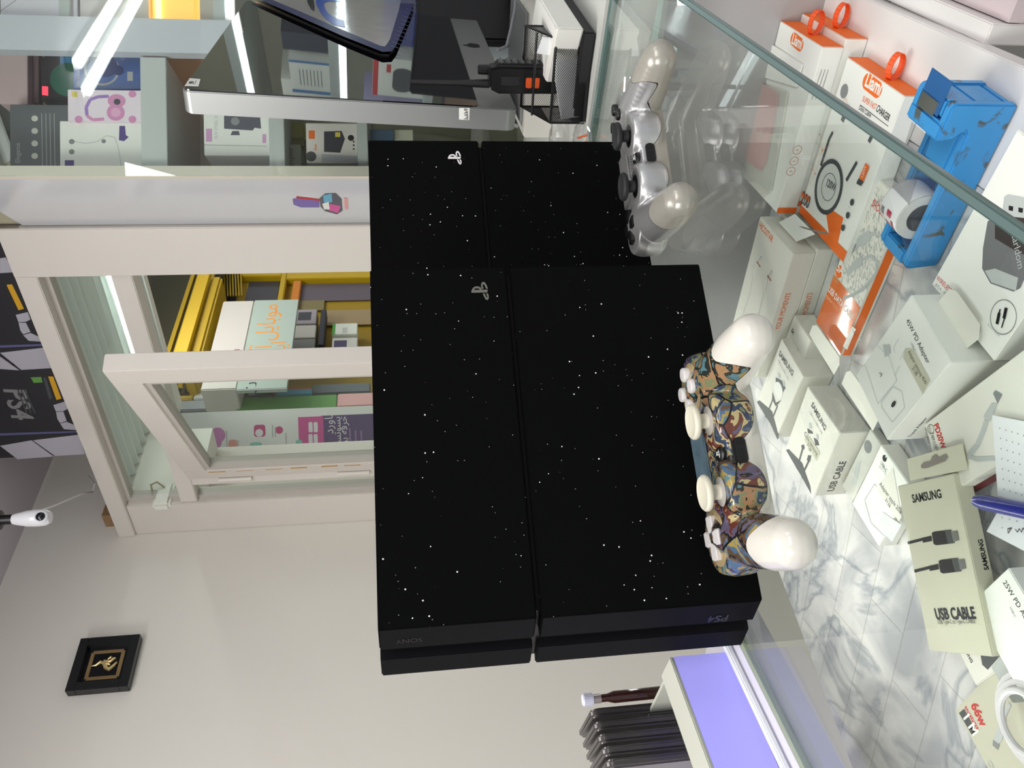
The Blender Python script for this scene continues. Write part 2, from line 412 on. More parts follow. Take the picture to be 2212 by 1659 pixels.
# yellow shop
ys = [wpx(375, 775), wpx(468, 592), wpx(345, 775), wpx(390, 592)]
yel = thing('yellow_shop_front', 'bright yellow shop front with slatted awning across the corridor', 'shop front', WP(0.6, FLOOR, 0.0))
sa, za = wpx(349, 775, .25); sb = wpx(460, 592, .25)[0]
zY = wpx(380, 690, .25)[1]
sL = wpx(400, 870, .12)[0]; sR = sb + 1.2
for k in range(4):
    z_ = wpx(356 + 16 * k, 740, .26)[1]
    part('awning_slat', G().box(WP(sL, z_ - 0.012, .20), ew * (sR - sL), nw * .012, Z * 0.018), M_YELLOW, yel)
zt_ = wpx(410, 740, .25)[1]; zb_ = wpx(443, 740, .25)[1]
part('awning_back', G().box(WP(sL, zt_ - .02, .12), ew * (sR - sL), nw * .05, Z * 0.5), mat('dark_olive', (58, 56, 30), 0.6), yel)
part('awning_box', G().box(WP(sL, zb_, .12), ew * (wpx(463, 600, .25)[0] - sL), nw * .14, Z * (zt_ - zb_ - .015)), M_YELLOW, yel, bevel=.01)
part('awning_lip', G().box(WP(sL, zt_ - .015, .26), ew * (wpx(440, 590, .25)[0] - sL), nw * .03, Z * .05), mat('yellow_light', (206, 172, 24), .4), yel)
# door frame and window of the yellow shop
def wrect(x0, y0, x1, y1, n, t, m, name, par, bev=0):
    """a slab on the facade: x0..x1 picture columns (height), y0..y1 picture rows"""
    ym = (y0 + y1) / 2
    a, zt = wpx(x0, ym, n); _, zbm = wpx(x1, ym, n); xm = (x0 + x1) / 2
    s_l = wpx(xm, y1, n)[0]; s_r = wpx(xm, y0, n)[0]
    return part(name, G().box(WP(s_l, zbm, n - t), ew * (s_r - s_l), nw * t, Z * (zt - zbm)), m, par, bevel=bev)
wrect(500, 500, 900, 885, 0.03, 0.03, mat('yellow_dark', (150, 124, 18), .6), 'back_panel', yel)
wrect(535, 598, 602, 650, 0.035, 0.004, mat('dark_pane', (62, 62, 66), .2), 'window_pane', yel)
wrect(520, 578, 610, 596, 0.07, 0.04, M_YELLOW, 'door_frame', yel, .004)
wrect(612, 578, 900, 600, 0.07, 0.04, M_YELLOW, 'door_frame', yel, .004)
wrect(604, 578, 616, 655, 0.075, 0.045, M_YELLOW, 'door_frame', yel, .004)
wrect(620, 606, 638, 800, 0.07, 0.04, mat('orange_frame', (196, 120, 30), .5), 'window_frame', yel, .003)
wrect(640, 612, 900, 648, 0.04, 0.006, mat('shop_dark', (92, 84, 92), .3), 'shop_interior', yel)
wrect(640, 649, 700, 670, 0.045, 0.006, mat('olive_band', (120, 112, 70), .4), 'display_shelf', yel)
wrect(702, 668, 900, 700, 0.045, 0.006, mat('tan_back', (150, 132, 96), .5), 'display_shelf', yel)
g = G()
for k in range(9):
    a, zz = wpx(466 + 3 * k, 592, .08); s2 = wpx(466 + 3 * k, 640, .08)[0]
    g.tube([WP(a, wpx(470 + 6 * k, 600, .08)[1], .08), WP(s2, wpx(470 + 6 * k, 620, .08)[1] - .02, .08)], 0.004, 6)
part('wire_grille', g, M_YELLOW, yel)
wrect(462, 500, 522, 655, 0.05, 0.02, mat('grille_black', (18, 16, 14), .7), 'grille_opening', yel)
# white light box sign and pale green lettered sign
AR1 = '\uFE8E\uFEF3\uFEAD\u0622 \uFEDE\uFEF3\uFE8E\uFE91\uFEEE\uFEE3'
AR2 = '\uFEDE\uFEB4\uFEE7\uFE8D\uFEAE\uFEF3\uFE8D'
AR3 = '\uFE95\uFE8E\uFEAE\uFEF4\uFEE4\uFECC\uFE97'
def wface(x0, y0, x1, y1, n):
    """page on the facade, upright: top-left at picture (x0, y1)"""
    ym, xm = (y0 + y1) / 2, (x0 + x1) / 2
    s_l, s_r = wpx(xm, y1, n)[0], wpx(xm, y0, n)[0]; zt, zbm = wpx(x0, ym, n)[1], wpx(x1, ym, n)[1]
    return Face(WP(s_l, zt, n), ew, -Z, nw), s_r - s_l, zt - zbm
sg = thing('light_box_sign', 'blank white light box sign above the pale green lettered sign', 'sign', WP(*wpx(500, 740, .3), .3))
wrect(458, 650, 530, 840, 0.30, 0.12, mat('lit_white_panel', (190, 187, 180), .5), 'sign_box', sg, .004)
f, fw, fh = wface(458, 650, 530, 840, 0.30)
for k in range(3): f.rect(fw * .2 + .01 * k, fh * (.30 + .2 * k), .11, .022, mat('brown_red', (150, 90, 84), .5))
f.done(sg)
sg = thing('lettered_sign', 'pale green glass sign with orange Persian lettering below white box', 'sign', WP(*wpx(590, 740, .3), .3))
M_PG = mat('pale_green_glass', (158, 174, 164), .4)
wrect(531, 648, 632, 840, 0.31, 0.02, M_PG, 'sign_panel', sg, .001)
f, fw, fh = wface(531, 648, 632, 840, 0.31)
f.text(AR1, fw - .03, fh * .55, .105, mat('orange_letters', (222, 140, 40), .5), align='RIGHT')
f.text(AR2, fw * .50, fh * .85, .085, mat('orange_letters'), align='RIGHT')
f.text(AR3, fw * .42, fh * .40, .085, M_BLACK, align='RIGHT')
f.line([(0, fh * .0), (0, fh)], .01, M_MGREY)
f.done(sg)
# goods in the opposite shop window
for i, (a, b_, c_, d_, mm_, lab) in enumerate((
        (637, 668, 684, 700, mat('grey_lilac', (150, 146, 150), .4), 'pale phone box hanging in the window of the yellow shop'),
        (632, 702, 682, 730, mat('off_white', (190, 190, 180), .5), 'off-white box under the pale phone box in the yellow shop'),
        (628, 732, 680, 762, mat('grey_box', (128, 132, 128), .5), 'grey box lowest of the stack in the yellow shop'),
        (718, 698, 772, 722, mat('white_box2', (214, 222, 210), .5), 'white box with green stripe in the yellow shop window'),
        (717, 729, 772, 760, mat('white_box3', (196, 198, 190), .5), 'white box with a dark picture in the yellow shop window'),
        (690, 668, 702, 745, mat('black_item', (44, 46, 54), .5), 'long black item hanging in the yellow shop window'))):
    bx = thing('shop_box', lab, 'box', WP(*wpx((a + c_) / 2, (b_ + d_) / 2, .12), .12), group='goods in the yellow shop window')
    wrect(a, b_, c_, d_, 0.12, 0.06, mm_, 'carton', bx, .003)
    f, fw, fh = wface(a, b_, c_, d_, 0.12)
    if i == 0: f.rect(fw * .25, fh * .15, fw * .55, fh * .6, mat('dark_pane'))
    if i == 3: f.rect(0, fh * .0, fw, fh * .12, mat('green_stripe', (70, 150, 60), .5)); f.rect(fw * .1, fh * .4, fw * .5, fh * .2, M_LGREY)
    if i == 4: f.rect(fw * .2, fh * .08, fw * .6, fh * .5, mat('dark_violet', (70, 66, 96), .4))
    f.done(bx)
# row of coloured goods seen through the door glass
for i, (x0, y0, x1, y1, rgb, lab) in enumerate((
        (380, 836, 420, 862, (176, 150, 60), 'mustard panel at the top of the stack seen through the door glass'),
        (421, 836, 500, 860, (196, 202, 202), 'light grey panel seen through the door glass'),
        (380, 863, 512, 884, (104, 110, 112), 'dark grey ribbed roll seen through the door glass'),
        (501, 830, 592, 852, (88, 92, 92), 'charcoal block seen through the door glass'),
        (593, 836, 672, 851, (186, 104, 62), 'rust coloured wedge seen through the door glass'),
        (597, 840, 673, 853, (80, 148, 176), 'sky blue panel seen through the door glass'),
        (674, 828, 800, 848, (92, 102, 106), 'slate grey block seen through the door glass'),
        (513, 855, 728, 884, (92, 146, 74), 'long grass-green mat roll seen through the door glass'),
        (729, 848, 830, 876, (206, 160, 158), 'pink mat roll seen through the door glass'))):
    n = 0.16 + (0.03 if i in (7, 8, 2) else 0) + (0.025 if i == 5 else 0); dp_ = .02 if i == 5 else .08
    bx = thing('packed_goods', lab, 'goods', WP(*wpx((x0 + x1) / 2, (y0 + y1) / 2, n), n), group='stacked goods beyond the door')
    wrect(x0, y0, x1, y1, n, dp_, mat('goods_%d' % i, rgb, .6, bump=.3, nscale=90), 'panel_face', bx, .004)
# advertising banner on its white board, facing the camera
Bp = ata(650, 940, 3.0) * V(1, 1, 0); AZB = 89.0; eb = azv(AZB); nb = V(math.cos(math.radians(AZB)), -math.sin(math.radians(AZB)), 0)
if nb @ (-Bp) < 0: nb = -nb
def bpx(x, y):
    p = onv(x, y, Bp, AZB); return (p - Bp) @ eb, p[2]
def BP(s, z, n=0.): return Bp + eb * s + Z * z + nb * n
ban = thing('advert_banner', 'white and purple advertising banner seen through the open door glass', 'banner', BP(0, FLOOR, 0))
sl = bpx(600, 1075)[0]; sr = bpx(600, 884)[0]; zt = bpx(380, 960)[1]
part('banner_sheet', G().box(BP(sl, FLOOR + .02, -.02), eb * (sr - sl), nb * .02, Z * (zt - FLOOR)), mat('banner_white', (240, 242, 240), .5), ban)
f = Face(BP(0, 0, 0), eb, -Z, nb)
def br_(x0, y0, x1, y1, m, r=0): # picture rows/columns to banner rectangle
    a, zt_1 = bpx(x0, y1); b1, _ = bpx(x0, y0); z2 = bpx(x1, y0)[1]
    f.rect(a, -zt_1, b1 - a, zt_1 - z2, m, r)
M_PUR = mat('banner_purple', (92, 70, 122), .5); M_PNK = mat('banner_pink', (214, 84, 156), .5); M_TEAL = mat('banner_teal', (140, 208, 196), .5)
br_(698, 898, 830, 1052, M_PUR); br_(649, 901, 698, 1052, M_PNK); br_(652, 967, 686, 983, mat('pale_ink', (210, 205, 205), .6))
M_BW = mat('banner_letters', (240, 238, 244), .5)
for k in range(2):
    for j in range(2): br_(667 + 11 * k, 912 + 26 * j, 675 + 11 * k, 934 + 26 * j, M_BW, .004)
br_(549, 918, 573, 944, mat('banner_magenta', (200, 74, 132), .5), .01)
br_(495, 950, 512, 1000, mat('banner_salmon', (232, 160, 146), .5), .01); br_(541, 956, 566, 1000, M_TEAL, .01); br_(640, 950, 653, 1000, M_TEAL, .01)
for (x, y, m) in ((603, 929, mat('banner_magenta')), (531, 975, mat('banner_salmon')), (598, 971, M_TEAL), (625, 973, M_PUR), (560, 935, M_BW), (455, 975, mat('banner_orchid', (206, 130, 190), .5)), (440, 962, mat('banner_orchid')), (462, 955, mat('banner_orchid')), (455, 990, M_PNK), (430, 985, mat('banner_orchid')), (470, 940, mat('banner_orchid'))):
    a, zz = bpx(x, y); f.disc(a, -zz, .014 if x > 480 else .028, m)
for (x, y0, y1) in ((588, 918, 945), (594, 922, 944), (514, 950, 985), (582, 962, 985), (618, 935, 985), (573, 960, 990), (490, 930, 985)):
    a, zz = bpx(x, y1); b1, _ = bpx(x, y0); f.rect(a, -zz, b1 - a, .004, M_LGREY)
a, zz = bpx(722, 985); f.text('\uFEA9\uFEAD\uFEED\uFE8E\uFEE3', a + .17, -bpx(722, 1000)[1], .042, M_BW, align='RIGHT')
a, zz = bpx(736, 986); f.text('\uFEEA\uFE91 \uFEEA\uFEB4\uFE97\uFEED\uFEB4\uFEF3', a + .15, -bpx(738, 985)[1], .036, M_BW, align='RIGHT')
f.text('\uFE8D\uFEAE\uFE91 \uFEEA\uFED3\uFEAE\uFEA3', a + .15, -bpx(752, 985)[1], .036, M_BW, align='RIGHT')
for (x, y0, y1) in ((756, 925, 985), (768, 930, 980), (780, 930, 975)):
    a, zz = bpx(x, y1); b1, _ = bpx(x, y0); f.rect(a, -zz, b1 - a, .006, mat('pale_violet', (150, 120, 170), .5))
f.done(ban)
# blue sign seen over the door leaf
p = ata(266, 868, 2.75)
bs = thing('blue_sign', 'small deep blue sign hanging above the open door leaf', 'sign', p)
part('sign_panel', G().cbox(p, .085, .01, .075, np.array([es, ns, Z])), mat('deep_blue', (18, 40, 150), .4), bs)
# small white router-like thing on the white wall
p = onv(355, 1072, SF(.12, 0, 0), 40.0)
rt = thing('white_bracket', 'small white bracket with wire on the wall above the door', 'bracket', p)
part('bracket_body', G().cbox(p, .09, .03, .05, np.array([ns, es, Z])), M_WW, rt, bevel=.008)
part('wire', G().tube([p + es * .016 - ns * .02, p + es * .03 - ns * .03 + Z * .02, p + es * .03 - ns * .02 + Z * .035, p + es * .025 + Z * .028], .003, 8), mat('worn_wire', (150, 140, 110), .5), rt, smooth=True)


# ==================================================================== ABOVE THE SHOP FRONT
m_pb = mat('box_black_print', (38, 38, 42), .4); m_lil = mat('console_white_print', (176, 174, 184), .45); m_yel = mat('yellow_strip', (214, 162, 28), .5)
def psbox(yl, yr, xl, xr, label, full=True):
    s_l, s_r = spx(xl, yl)[0], spx(xr, yr)[0]
    t = thing('console_box', label, 'box', SF((s_l + s_r) / 2, ztop + .001, -.15), group='console boxes above the shop front')
    part('carton', G().box(SF(s_l, ztop + .0015, -.30), es * (s_r - s_l), ns * .28, Z * .262), m_pb, t, bevel=.002)
    return t, Face(SF(s_l, ztop + .2635, -.02), es, -Z, ns), s_r - s_l
t, f, wd = psbox(993, 797, 190, 116, 'black game console box with silver lettering, lower of the pair nearest the bulb camera')
f.pq([(0, 963), (68, 951), (116, 986), (38, 992)], m_lil); f.pq([(71, 951), (169, 939), (184, 981), (119, 985)], m_lil)
f.pq([(0, 936), (166, 931), (167, 934), (0, 941)], mat('violet_line', (92, 92, 140), .5))
f.pq([(115, 875), (141, 867), (146, 883), (137, 888), (121, 889)], m_lil); f.pq([(121, 890), (137, 889), (144, 909), (130, 914), (124, 905)], m_lil); f.pq([(130, 915), (144, 911), (163, 919), (165, 929), (138, 927)], m_lil)
f.pq([(104, 813), (115, 813), (133, 861), (122, 864)], m_yel); f.pq([(66, 815), (89, 814), (92, 826), (73, 827)], mat('green_badge', (96, 150, 70), .5))
f.tq('PS4', (7, 838), (26, 902), M_SILVER, 1.0, .02)
for k in range(3): f.lq([(38 + 7 * k, 840), (58 + 9 * k, 892)], .004, M_DGREY)
f.pq([(93, 815), (99, 815), (114, 860), (106, 862)], M_DGREY)
f.done(t)
t, f, wd = psbox(795, 597, 115, 40, 'black game console box standing between the pillar corner and its lettered twin')
f.pq([(0, 770), (42, 800), (0, 797)], m_lil); f.pq([(0, 762), (94, 751), (114, 795), (46, 799)], m_lil)
f.pq([(0, 746), (92, 743), (93, 747), (0, 751)], mat('violet_line'))
f.pq([(34, 680), (60, 674), (66, 690), (56, 695), (40, 696)], m_lil); f.pq([(40, 697), (56, 697), (66, 717), (50, 722), (44, 714)], m_lil); f.pq([(50, 724), (66, 719), (86, 728), (91, 738), (62, 736)], m_lil)
f.pq([(14, 615), (26, 614), (52, 667), (40, 670)], m_yel); f.done(t)
t, f, wd = psbox(594, 505, 40, 6, 'black game console box half hidden behind the top of the white pillar')
f.pq([(0, 558), (12, 556), (34, 588), (0, 590)], m_lil); f.done(t)
# wooden batten end with a looped white cable
wb = solo('wooden_batten', G().box(SF(0.002, ztop + .0005, -.20), es * .05, ns * .17, Z * .045), mat('pine_wood', (150, 118, 84), .6, noise=.15, nscale=40), 'short brown wooden batten lying on the frame beside console box', 'wood')
# bulb shaped camera hanging from the ceiling
cb = lambda x, y: ata(x, y, 1.75)
P1, P2, P3, P4 = cb(4, 1124), cb(42, 1122), cb(78, 1119), cb(98, 1118)
bc = thing('bulb_camera', 'white bulb shaped security camera hanging lens outward from a black ceiling socket', 'camera', P4)
ax = nrm(P1 - P4); L1 = np.linalg.norm(P1 - P4); r_ = 16 * 1.75 / 1700
top = P1 + V(0, 0, 1) * 0; up_ = Z
cz = P4[2]
base = V(P4[0], P4[1], 0)
part('camera_head', G().lathe(base + Z * (cz - .012), up_, [(.004, 0), (.012, .002), (.0165, .010), (.0175, .022), (.0175, .034)], 28), mat('white_gloss', (216, 216, 220), .25), bc, smooth=True)
part('camera_neck', G().lathe(base + Z * (cz + .022), up_, [(.0172, 0), (.0165, .012), (.012, .034), (.010, .040)], 28), mat('white_gloss'), bc, smooth=True)
part('socket', G().lathe(base + Z * (cz + .062), up_, [(.010, 0), (.010, .022), (.020, .024), (.021, .036), (.012, .038), (.012, CEILZ - cz - .062)], 24), M_BPLAST, bc, smooth=True)
vw = nrm((CAM - V(P4[0], P4[1], cz)) * V(1, 1, .3) + V(.25, 0, 0))
part('camera_lens', G().lathe(base + Z * (cz + .004) + vw * .008, vw, [(.0125, 0), (.0125, .009), (.010, .011), (.009, .0105)], 24), mat('white_gloss'), bc, smooth=True)
part('lens_glass', G().lathe(base + Z * (cz + .004) + vw * .0195, vw, [(.0085, 0), (.0085, .0008), (.004, .0035), (0, .004)], 24), mat('lens_black', (16, 16, 22), .08), bc, smooth=True)
# cable from bulb camera to the wall
pth = [V(P4[0], P4[1], cz + .02) + el * .017, ata(118, 1092, 1.95), ata(150, 1078, 2.1), ata(178, 1066, 2.3), ata(200, 1063, 2.45), ata(205, 1045, 2.45), ata(190, 1028, 2.5)]
sp = []
for i in range(len(pth) - 1):
    for k in range(4): sp.append(pth[i] * (1 - k / 4) + pth[i + 1] * (k / 4))
solo('camera_cable', G().tube(sp + [pth[-1]], .0022, 8), mat('white_cable', (214, 210, 212), .5), 'thin white cable running from the bulb camera to the wooden batten', 'cable', smooth=True)

# ==================================================================== PICTURE ON THE LEFT WALL
f0 = Face(K + nl * .028, el, -Z, nl)
A = [f0.q(*p) for p in ((174, 1378), (302, 1370), (275, 1485), (141, 1490))]
x1_, x0_ = max(a[0] for a in A[:2]), min(a[0] for a in A[2:]); x1_ = (A[0][0] + A[1][0]) / 2; x0_ = (A[2][0] + A[3][0]) / 2
y0_ = (A[0][1] + A[3][1]) / 2; y1_ = (A[1][1] + A[2][1]) / 2; pw, ph = x1_ - x0_, y1_ - y0_
pic = thing('wall_picture', 'black square frame with gold border and gold calligraphy on white wall', 'picture', f0.P((x0_ + x1_) / 2, y1_))
fb = .022
def FP(x, y, h): return f0.P(x0_ + x, y0_ + y, h)
g = G(); uu, dd = el, -Z
for (ox, oy, w1, h1) in ((0, 0, pw, fb), (0, ph - fb, pw, fb), (0, fb, fb, ph - 2 * fb), (pw - fb, fb, fb, ph - 2 * fb)):
    g.box(FP(ox, oy, -.027), uu * w1, dd * h1, nl * .027)
part('picture_frame', g, mat('frame_black', (24, 26, 28), .3), pic, bevel=.001)
part('picture_board', G().box(FP(fb, fb, -.027), uu * (pw - 2 * fb), dd * (ph - 2 * fb), nl * .012), mat('board_black', (12, 14, 18), .25), pic)
f = Face(FP(0, 0, -.0145), el, -Z, nl); i0 = pw * .25; m_gold = mat('gold_border', (150, 124, 84), .4, metal=.3)
f.line([(i0, i0), (pw - i0, i0), (pw - i0, ph - i0), (i0, ph - i0), (i0, i0)], .009, m_gold); f.done(pic, 'gold_border')
g = G(); cx, cy = pw / 2, ph / 2; k_ = pw * .16
def O3(a, b, h=-.011): return FP(cx + a * k_, cy - b * k_, h)
g.tube([O3(-.15, 1.35), O3(-.1, .9), O3(.25, .5), O3(.1, .1), O3(-.45, -.2), O3(-.7, -.6), O3(-.3, -1.0), O3(.1, -1.25)], [.001, .003, .0045, .005, .005, .005, .004, .002], 8)
g.tube([O3(.45, .2), O3(.3, -.1), O3(.2, -.5), O3(.6, -.9), O3(.75, -.5), O3(.5, -.2)], [.002, .004, .004, .0045, .004, .002], 8)
g.tube([O3(-.1, .2), O3(.0, -.3), O3(-.2, -.6)], [.002, .004, .002], 8)
part('calligraphy', g, mat('gold', (232, 208, 150), .3, metal=.6), pic, smooth=True)

# ==================================================================== GLASS CABINET ON THE RIGHT
CB = V(.403, 1.514, 0); AZC = 86.0; ec = azv(AZC); nc = V(math.cos(math.radians(AZC)), -math.sin(math.radians(AZC)), 0)
if nc @ (-CB) < 0: nc = -nc
def cpx(x, y, n=0.):
    p = onv(x, y, CB + nc * n, AZC); return (p - CB) @ ec, p[2]
def CP(s, z, n=0.): return CB + ec * s + Z * z + nc * n
M_PANEL = mat('glossy_white_panel', (206, 208, 212), .12, noise=.02, nscale=6)
# side panel
a0 = CB * 1.0; a1 = V(.3778, 1.8139, 0); sd = nrm(a1 - a0); sn = nrm(np.cross(sd, Z)); sn = sn if sn @ (-V(.5, 0, 0)) > 0 else -sn
cab = thing('display_cabinet', 'white display cabinet with glass front and grey shelves full of accessories', 'cabinet', CP(.3, FLOOR, -.1))
sp_ = part('side_panel', G().box(a0 + sd * .012 + Z * FLOOR - sn * .02, sd * (np.linalg.norm(a1 - a0) - .014), sn * .02, Z * (1.0478 - FLOOR)), M_PANEL, cab, bevel=.001, label='glossy white side panel with a small sticker')
M_SH = mat('shelf_grey', (192, 198, 196), .35); M_BACK = mat('beige_back', (170, 164, 138), .6, noise=.06, nscale=14)
xr_ = 1.75; ztopc = 1.25
part('front_post', G().box(CP(0.0, FLOOR, -.012), ec * .02, nc * .014, Z * (ztopc - FLOOR)), mat('edge_beige', (212, 206, 192), .5), cab)
s108, s34 = cpx(300, 108)[0], cpx(300, 34)[0]
part('front_post', G().box(CP(s108, FLOOR, -.03), ec * (s34 - s108), nc * .022, Z * (ztopc - FLOOR)), mat('post_white', (208, 212, 220), .4), cab)
part('back_panel', G().box(CP(-.0, FLOOR, -.30), ec * xr_, nc * .01, Z * (ztopc - FLOOR)), M_BACK, cab)
zsh = [(cpx(297, 240)[1], cpx(354, 240)[1]), (cpx(578, 320, 0)[1], cpx(612, 320)[1]), (cpx(772, 340)[1], cpx(795, 340)[1]), (-.12, -.14)]
for zt, zb2 in zsh:
    part('shelf', G().box(CP(.021, zb2, -.28), ec * (s108 - .025), nc * .262, Z * (zt - zb2)), M_SH, cab, bevel=.001)
zs2 = [(cpx(506, 10)[1] + .08, .02), (.585, .022), (.375, .022), (.16, .02), (-.05, .02)]
zs2[0] = (1.10, .02); zs2 += [(.86, .02)]
for zt, th in zs2:
    part('shelf', G().box(CP(s34 + .003, zt - th, -.28), ec * (xr_ - s34), nc * .26, Z * th), M_SH, cab, bevel=.001)
part('glass_front', G().box(CP(.0, FLOOR + .3, .003), ec * xr_, nc * .004, Z * (ztopc - FLOOR - .35)), M_CLEAR, cab)
for zt in (.585, .375):
    tt = thing('cabinet_tube_light', 'glowing white strip light under the %s shelf right of the cabinet post' % ('upper' if zt > .5 else 'lower'), 'light', CP(.9, zt - .03, -.02))
    part('light_tube', G().tube([CP(s34 + .02, zt - .030, -.025), CP(xr_ - .05, zt - .030, -.025)], .0075, 10), mat('strip_led', (240, 250, 255), .5, emit=5), tt, smooth=True)
def citem(x0, y0, x1, y1, n, dep, m, label, cat='box', name='accessory_box', grp='boxes in the glass cabinet', zb_=None, bev=.001):
    ym, xm = (y0 + y1) / 2, (x0 + x1) / 2
    zt, zb2 = cpx(x0, ym, n)[1], cpx(x1, ym, n)[1]
    if zb_ is not None: zb2 = zb_
    sl, sr = cpx(xm, y1, n)[0], cpx(xm, y0, n)[0]
    t = thing(name, label, cat, CP((sl + sr) / 2, zb2, n - dep / 2), group=grp)
    part('carton', G().box(CP(sl, zb2 + .0005, n - dep), ec * (sr - sl), nc * dep, Z * (zt - zb2)), m, t, bevel=bev)
    return t, Face(CP(sl, zt, n), ec, -Z, nc)
zS = zsh[0][0]
t, f = citem(22, 226, 145, 366, -.13, .05, mat('elegante_grey', (104, 110, 112), .3), 'dark grey cable box with pale lettering, tallest in the cabinet', zb_=zS)
f.tq('Elegante', (43, 352), (43, 310), M_LGREY); [f.disc(*f.q(75, 256 + 27 * k), .006, M_WHITE) for k in range(4)]
for k in range(4): f.lq([(90 + 9 * k, 245), (92 + 9 * k, 360)], .0012, M_LGREY)
f.done(t)
t, f = citem(130, 262, 293, 372, -.05, .05, M_WHITE2, 'white earphone box with purple tags at the left end of the top shelf', zb_=zS)
mp = mat('deep_purple', (72, 50, 128), .4)
f.pq([(140, 346), (160, 346), (160, 377), (140, 377)], mp); f.pq([(258, 272), (270, 272), (272, 292), (278, 296), (268, 305), (257, 303)], mp)
f.lq([(158, 305), (185, 310), (210, 306), (230, 293), (248, 297), (256, 320), (262, 360), (268, 372)], .0012, M_LGREY); f.disc(*f.q(155, 306), .005, M_MGREY); f.disc(*f.q(155, 328), .005, M_MGREY); f.disc(*f.q(224, 305), .004, M_MGREY)
f.done(t)
t, f = citem(147, 194, 293, 262, -.04, .04, mat('pink_white', (234, 220, 230), .35), 'pale pink box showing a lilac and pink headset', zb_=zS)
mpk = mat('headset_pink', (214, 140, 186), .4); mvi = mat('headset_violet', (150, 110, 190), .4)
f.lq([(188, 250), (186, 232), (195, 215), (212, 209), (235, 208)], .006, mvi); f.lq([(188, 250), (200, 259), (225, 257)], .006, mpk); f.disc(*f.q(252, 218), .013, mpk, ry=.016); f.disc(*f.q(250, 243), .016, mpk); f.disc(*f.q(250, 243), .009, mat('headset_light', (230, 170, 206), .4)); f.disc(*f.q(253, 220), .006, M_DGREY)
f.pq([(154, 197), (167, 199), (167, 210), (155, 209)], mat('tiny_yellow', (220, 200, 80), .5))
for p in ((286, 203), (286, 258), (170, 262 - 4)): f.disc(*f.q(*p), .007, mpk)
f.done(t)
t, f = citem(159, 109, 293, 192, -.07, .05, mat('blue_print', (72, 108, 176), .35, noise=.2, nscale=30), 'blue box showing a dark blue headset on the top shelf', zb_=zS)
mbl = mat('headset_blue', (40, 58, 116), .4)
f.tq('Wireless Headset', (173, 188), (171, 118), M_LGREY, 1.2); f.ring(*f.q(220, 150), .030, .004, M_LGREY, a0=60, a1=330); f.disc(*f.q(228, 143), .022, mbl); f.disc(*f.q(256, 152), .010, mbl); f.pq([(275, 155), (287, 155), (287, 175), (275, 175)], M_LGREY)
f.tq('CIAC', (268, 130), (268, 110), M_LGREY); f.done(t)
t, f = citem(85, 109, 180, 222, -.15, .06, mat('case_black', (40, 38, 42), .3), 'black case with green glow and a small red lamp behind the blue box', zb_=zS, bev=.01)
f.pq([(130, 108), (158, 108), (158, 146), (140, 146), (130, 138)], mat('sky_blue', (60, 150, 200), .4)); f.disc(*f.q(148, 172), .035, mat('case_green', (24, 112, 84), .5)); f.pq([(91, 186), (104, 187), (104, 207), (91, 205)], mat('red_lamp', (255, 60, 80), .4, emit=1.2)); f.done(t)
t, f = citem(0, 109, 60, 225, -.16, .04, mat('rose_print', (222, 196, 196), .4), 'rosy white box at the top right of the glass cabinet', zb_=None); f.done(t)
t, f = citem(62, 109, 84, 222, -.18, .02, mat('wine_strip', (120, 92, 96), .4), 'narrow wine red strip box below the rosy white box'); f.done(t)
t, f = citem(441, 238, 576, 336, -.06, .06, M_WHITE2, 'white phone holder box with a dark gadget picture in the middle shelf', zb_=zsh[1][0])
f.pq([(484, 250), (562, 254), (564, 278), (550, 276), (546, 282), (484, 278)], mat('gadget_dark', (62, 62, 76), .35)); f.disc(*f.q(508, 262), .008, M_MGREY); f.pq([(502, 283), (516, 283), (518, 292), (498, 292)], mat('gadget_dark')); f.pq([(445, 278), (458, 278), (458, 306), (445, 306)], mat('mauve_tag', (206, 150, 196), .4)); f.pq([(567, 290), (575, 290), (575, 309), (567, 309)], mat('mauve_tag')); f.tq('SUV STEEL X', (470, 300), (470, 250), M_LGREY); f.lq([(441, 313), (576, 316)], .0008, M_MGREY); f.done(t)
t, f = citem(493, 338, 576, 363, -.12, .08, M_WHITE, 'thin white box with a grey barcode behind the phone holder box', zb_=zsh[1][0])
for k in range(10): f.lq([(497 + 7 * k, 340), (497 + 7 * k, 352)], .001 + .0006 * (k % 3), M_MGREY)
f.done(t)
t, f = citem(491, 364, 576, 374, -.05, .12, M_WHITE, 'narrow white box at the left edge of the middle shelf', zb_=zsh[1][0]); f.done(t)
t, f = citem(614, 258, 668, 310, -.12, .05, mat('mustard', (184, 172, 92), .5), 'mustard yellow box on the lower shelf', bev=.012); f.done(t)
t, f = citem(615, 312, 650, 373, -.08, .05, mat('pale_sage', (186, 190, 172), .5), 'pale green slim box on the lower shelf', zb_=None)
f.tq('Adapter', (634, 368), (632, 318), mat('brown_ink', (120, 84, 70), .5)); f.done(t)
t, f = citem(662, 266, 771, 352, -.04, .06, mat('speaker_box', (222, 216, 210), .35), 'white speaker box with orange logos on the lower shelf', zb_=zsh[2][0])
f.pq([(667, 282), (680, 282), (680, 300), (667, 300)], M_ORANGE); f.tq('Goo', (684, 326), (684, 312), M_ORANGE, 1, .02); f.pq([(700, 284), (738, 283), (745, 300), (735, 330), (700, 328)], mat('speaker_dark', (58, 56, 66), .3)); f.disc(*f.q(672, 338), .010, M_DGREY); f.pq([(724, 286), (735, 286), (735, 296), (724, 296)], mat('tiny_yellow')); f.disc(*f.q(758, 298), .006, M_BLACK); [f.disc(*f.q(764, 306 + 8 * k), .002, M_DGREY) for k in range(3)]
f.pq([(695, 333), (771, 337), (771, 351), (695, 350)], mat('pale_lilac', (180, 180, 188), .4)); f.done(t)
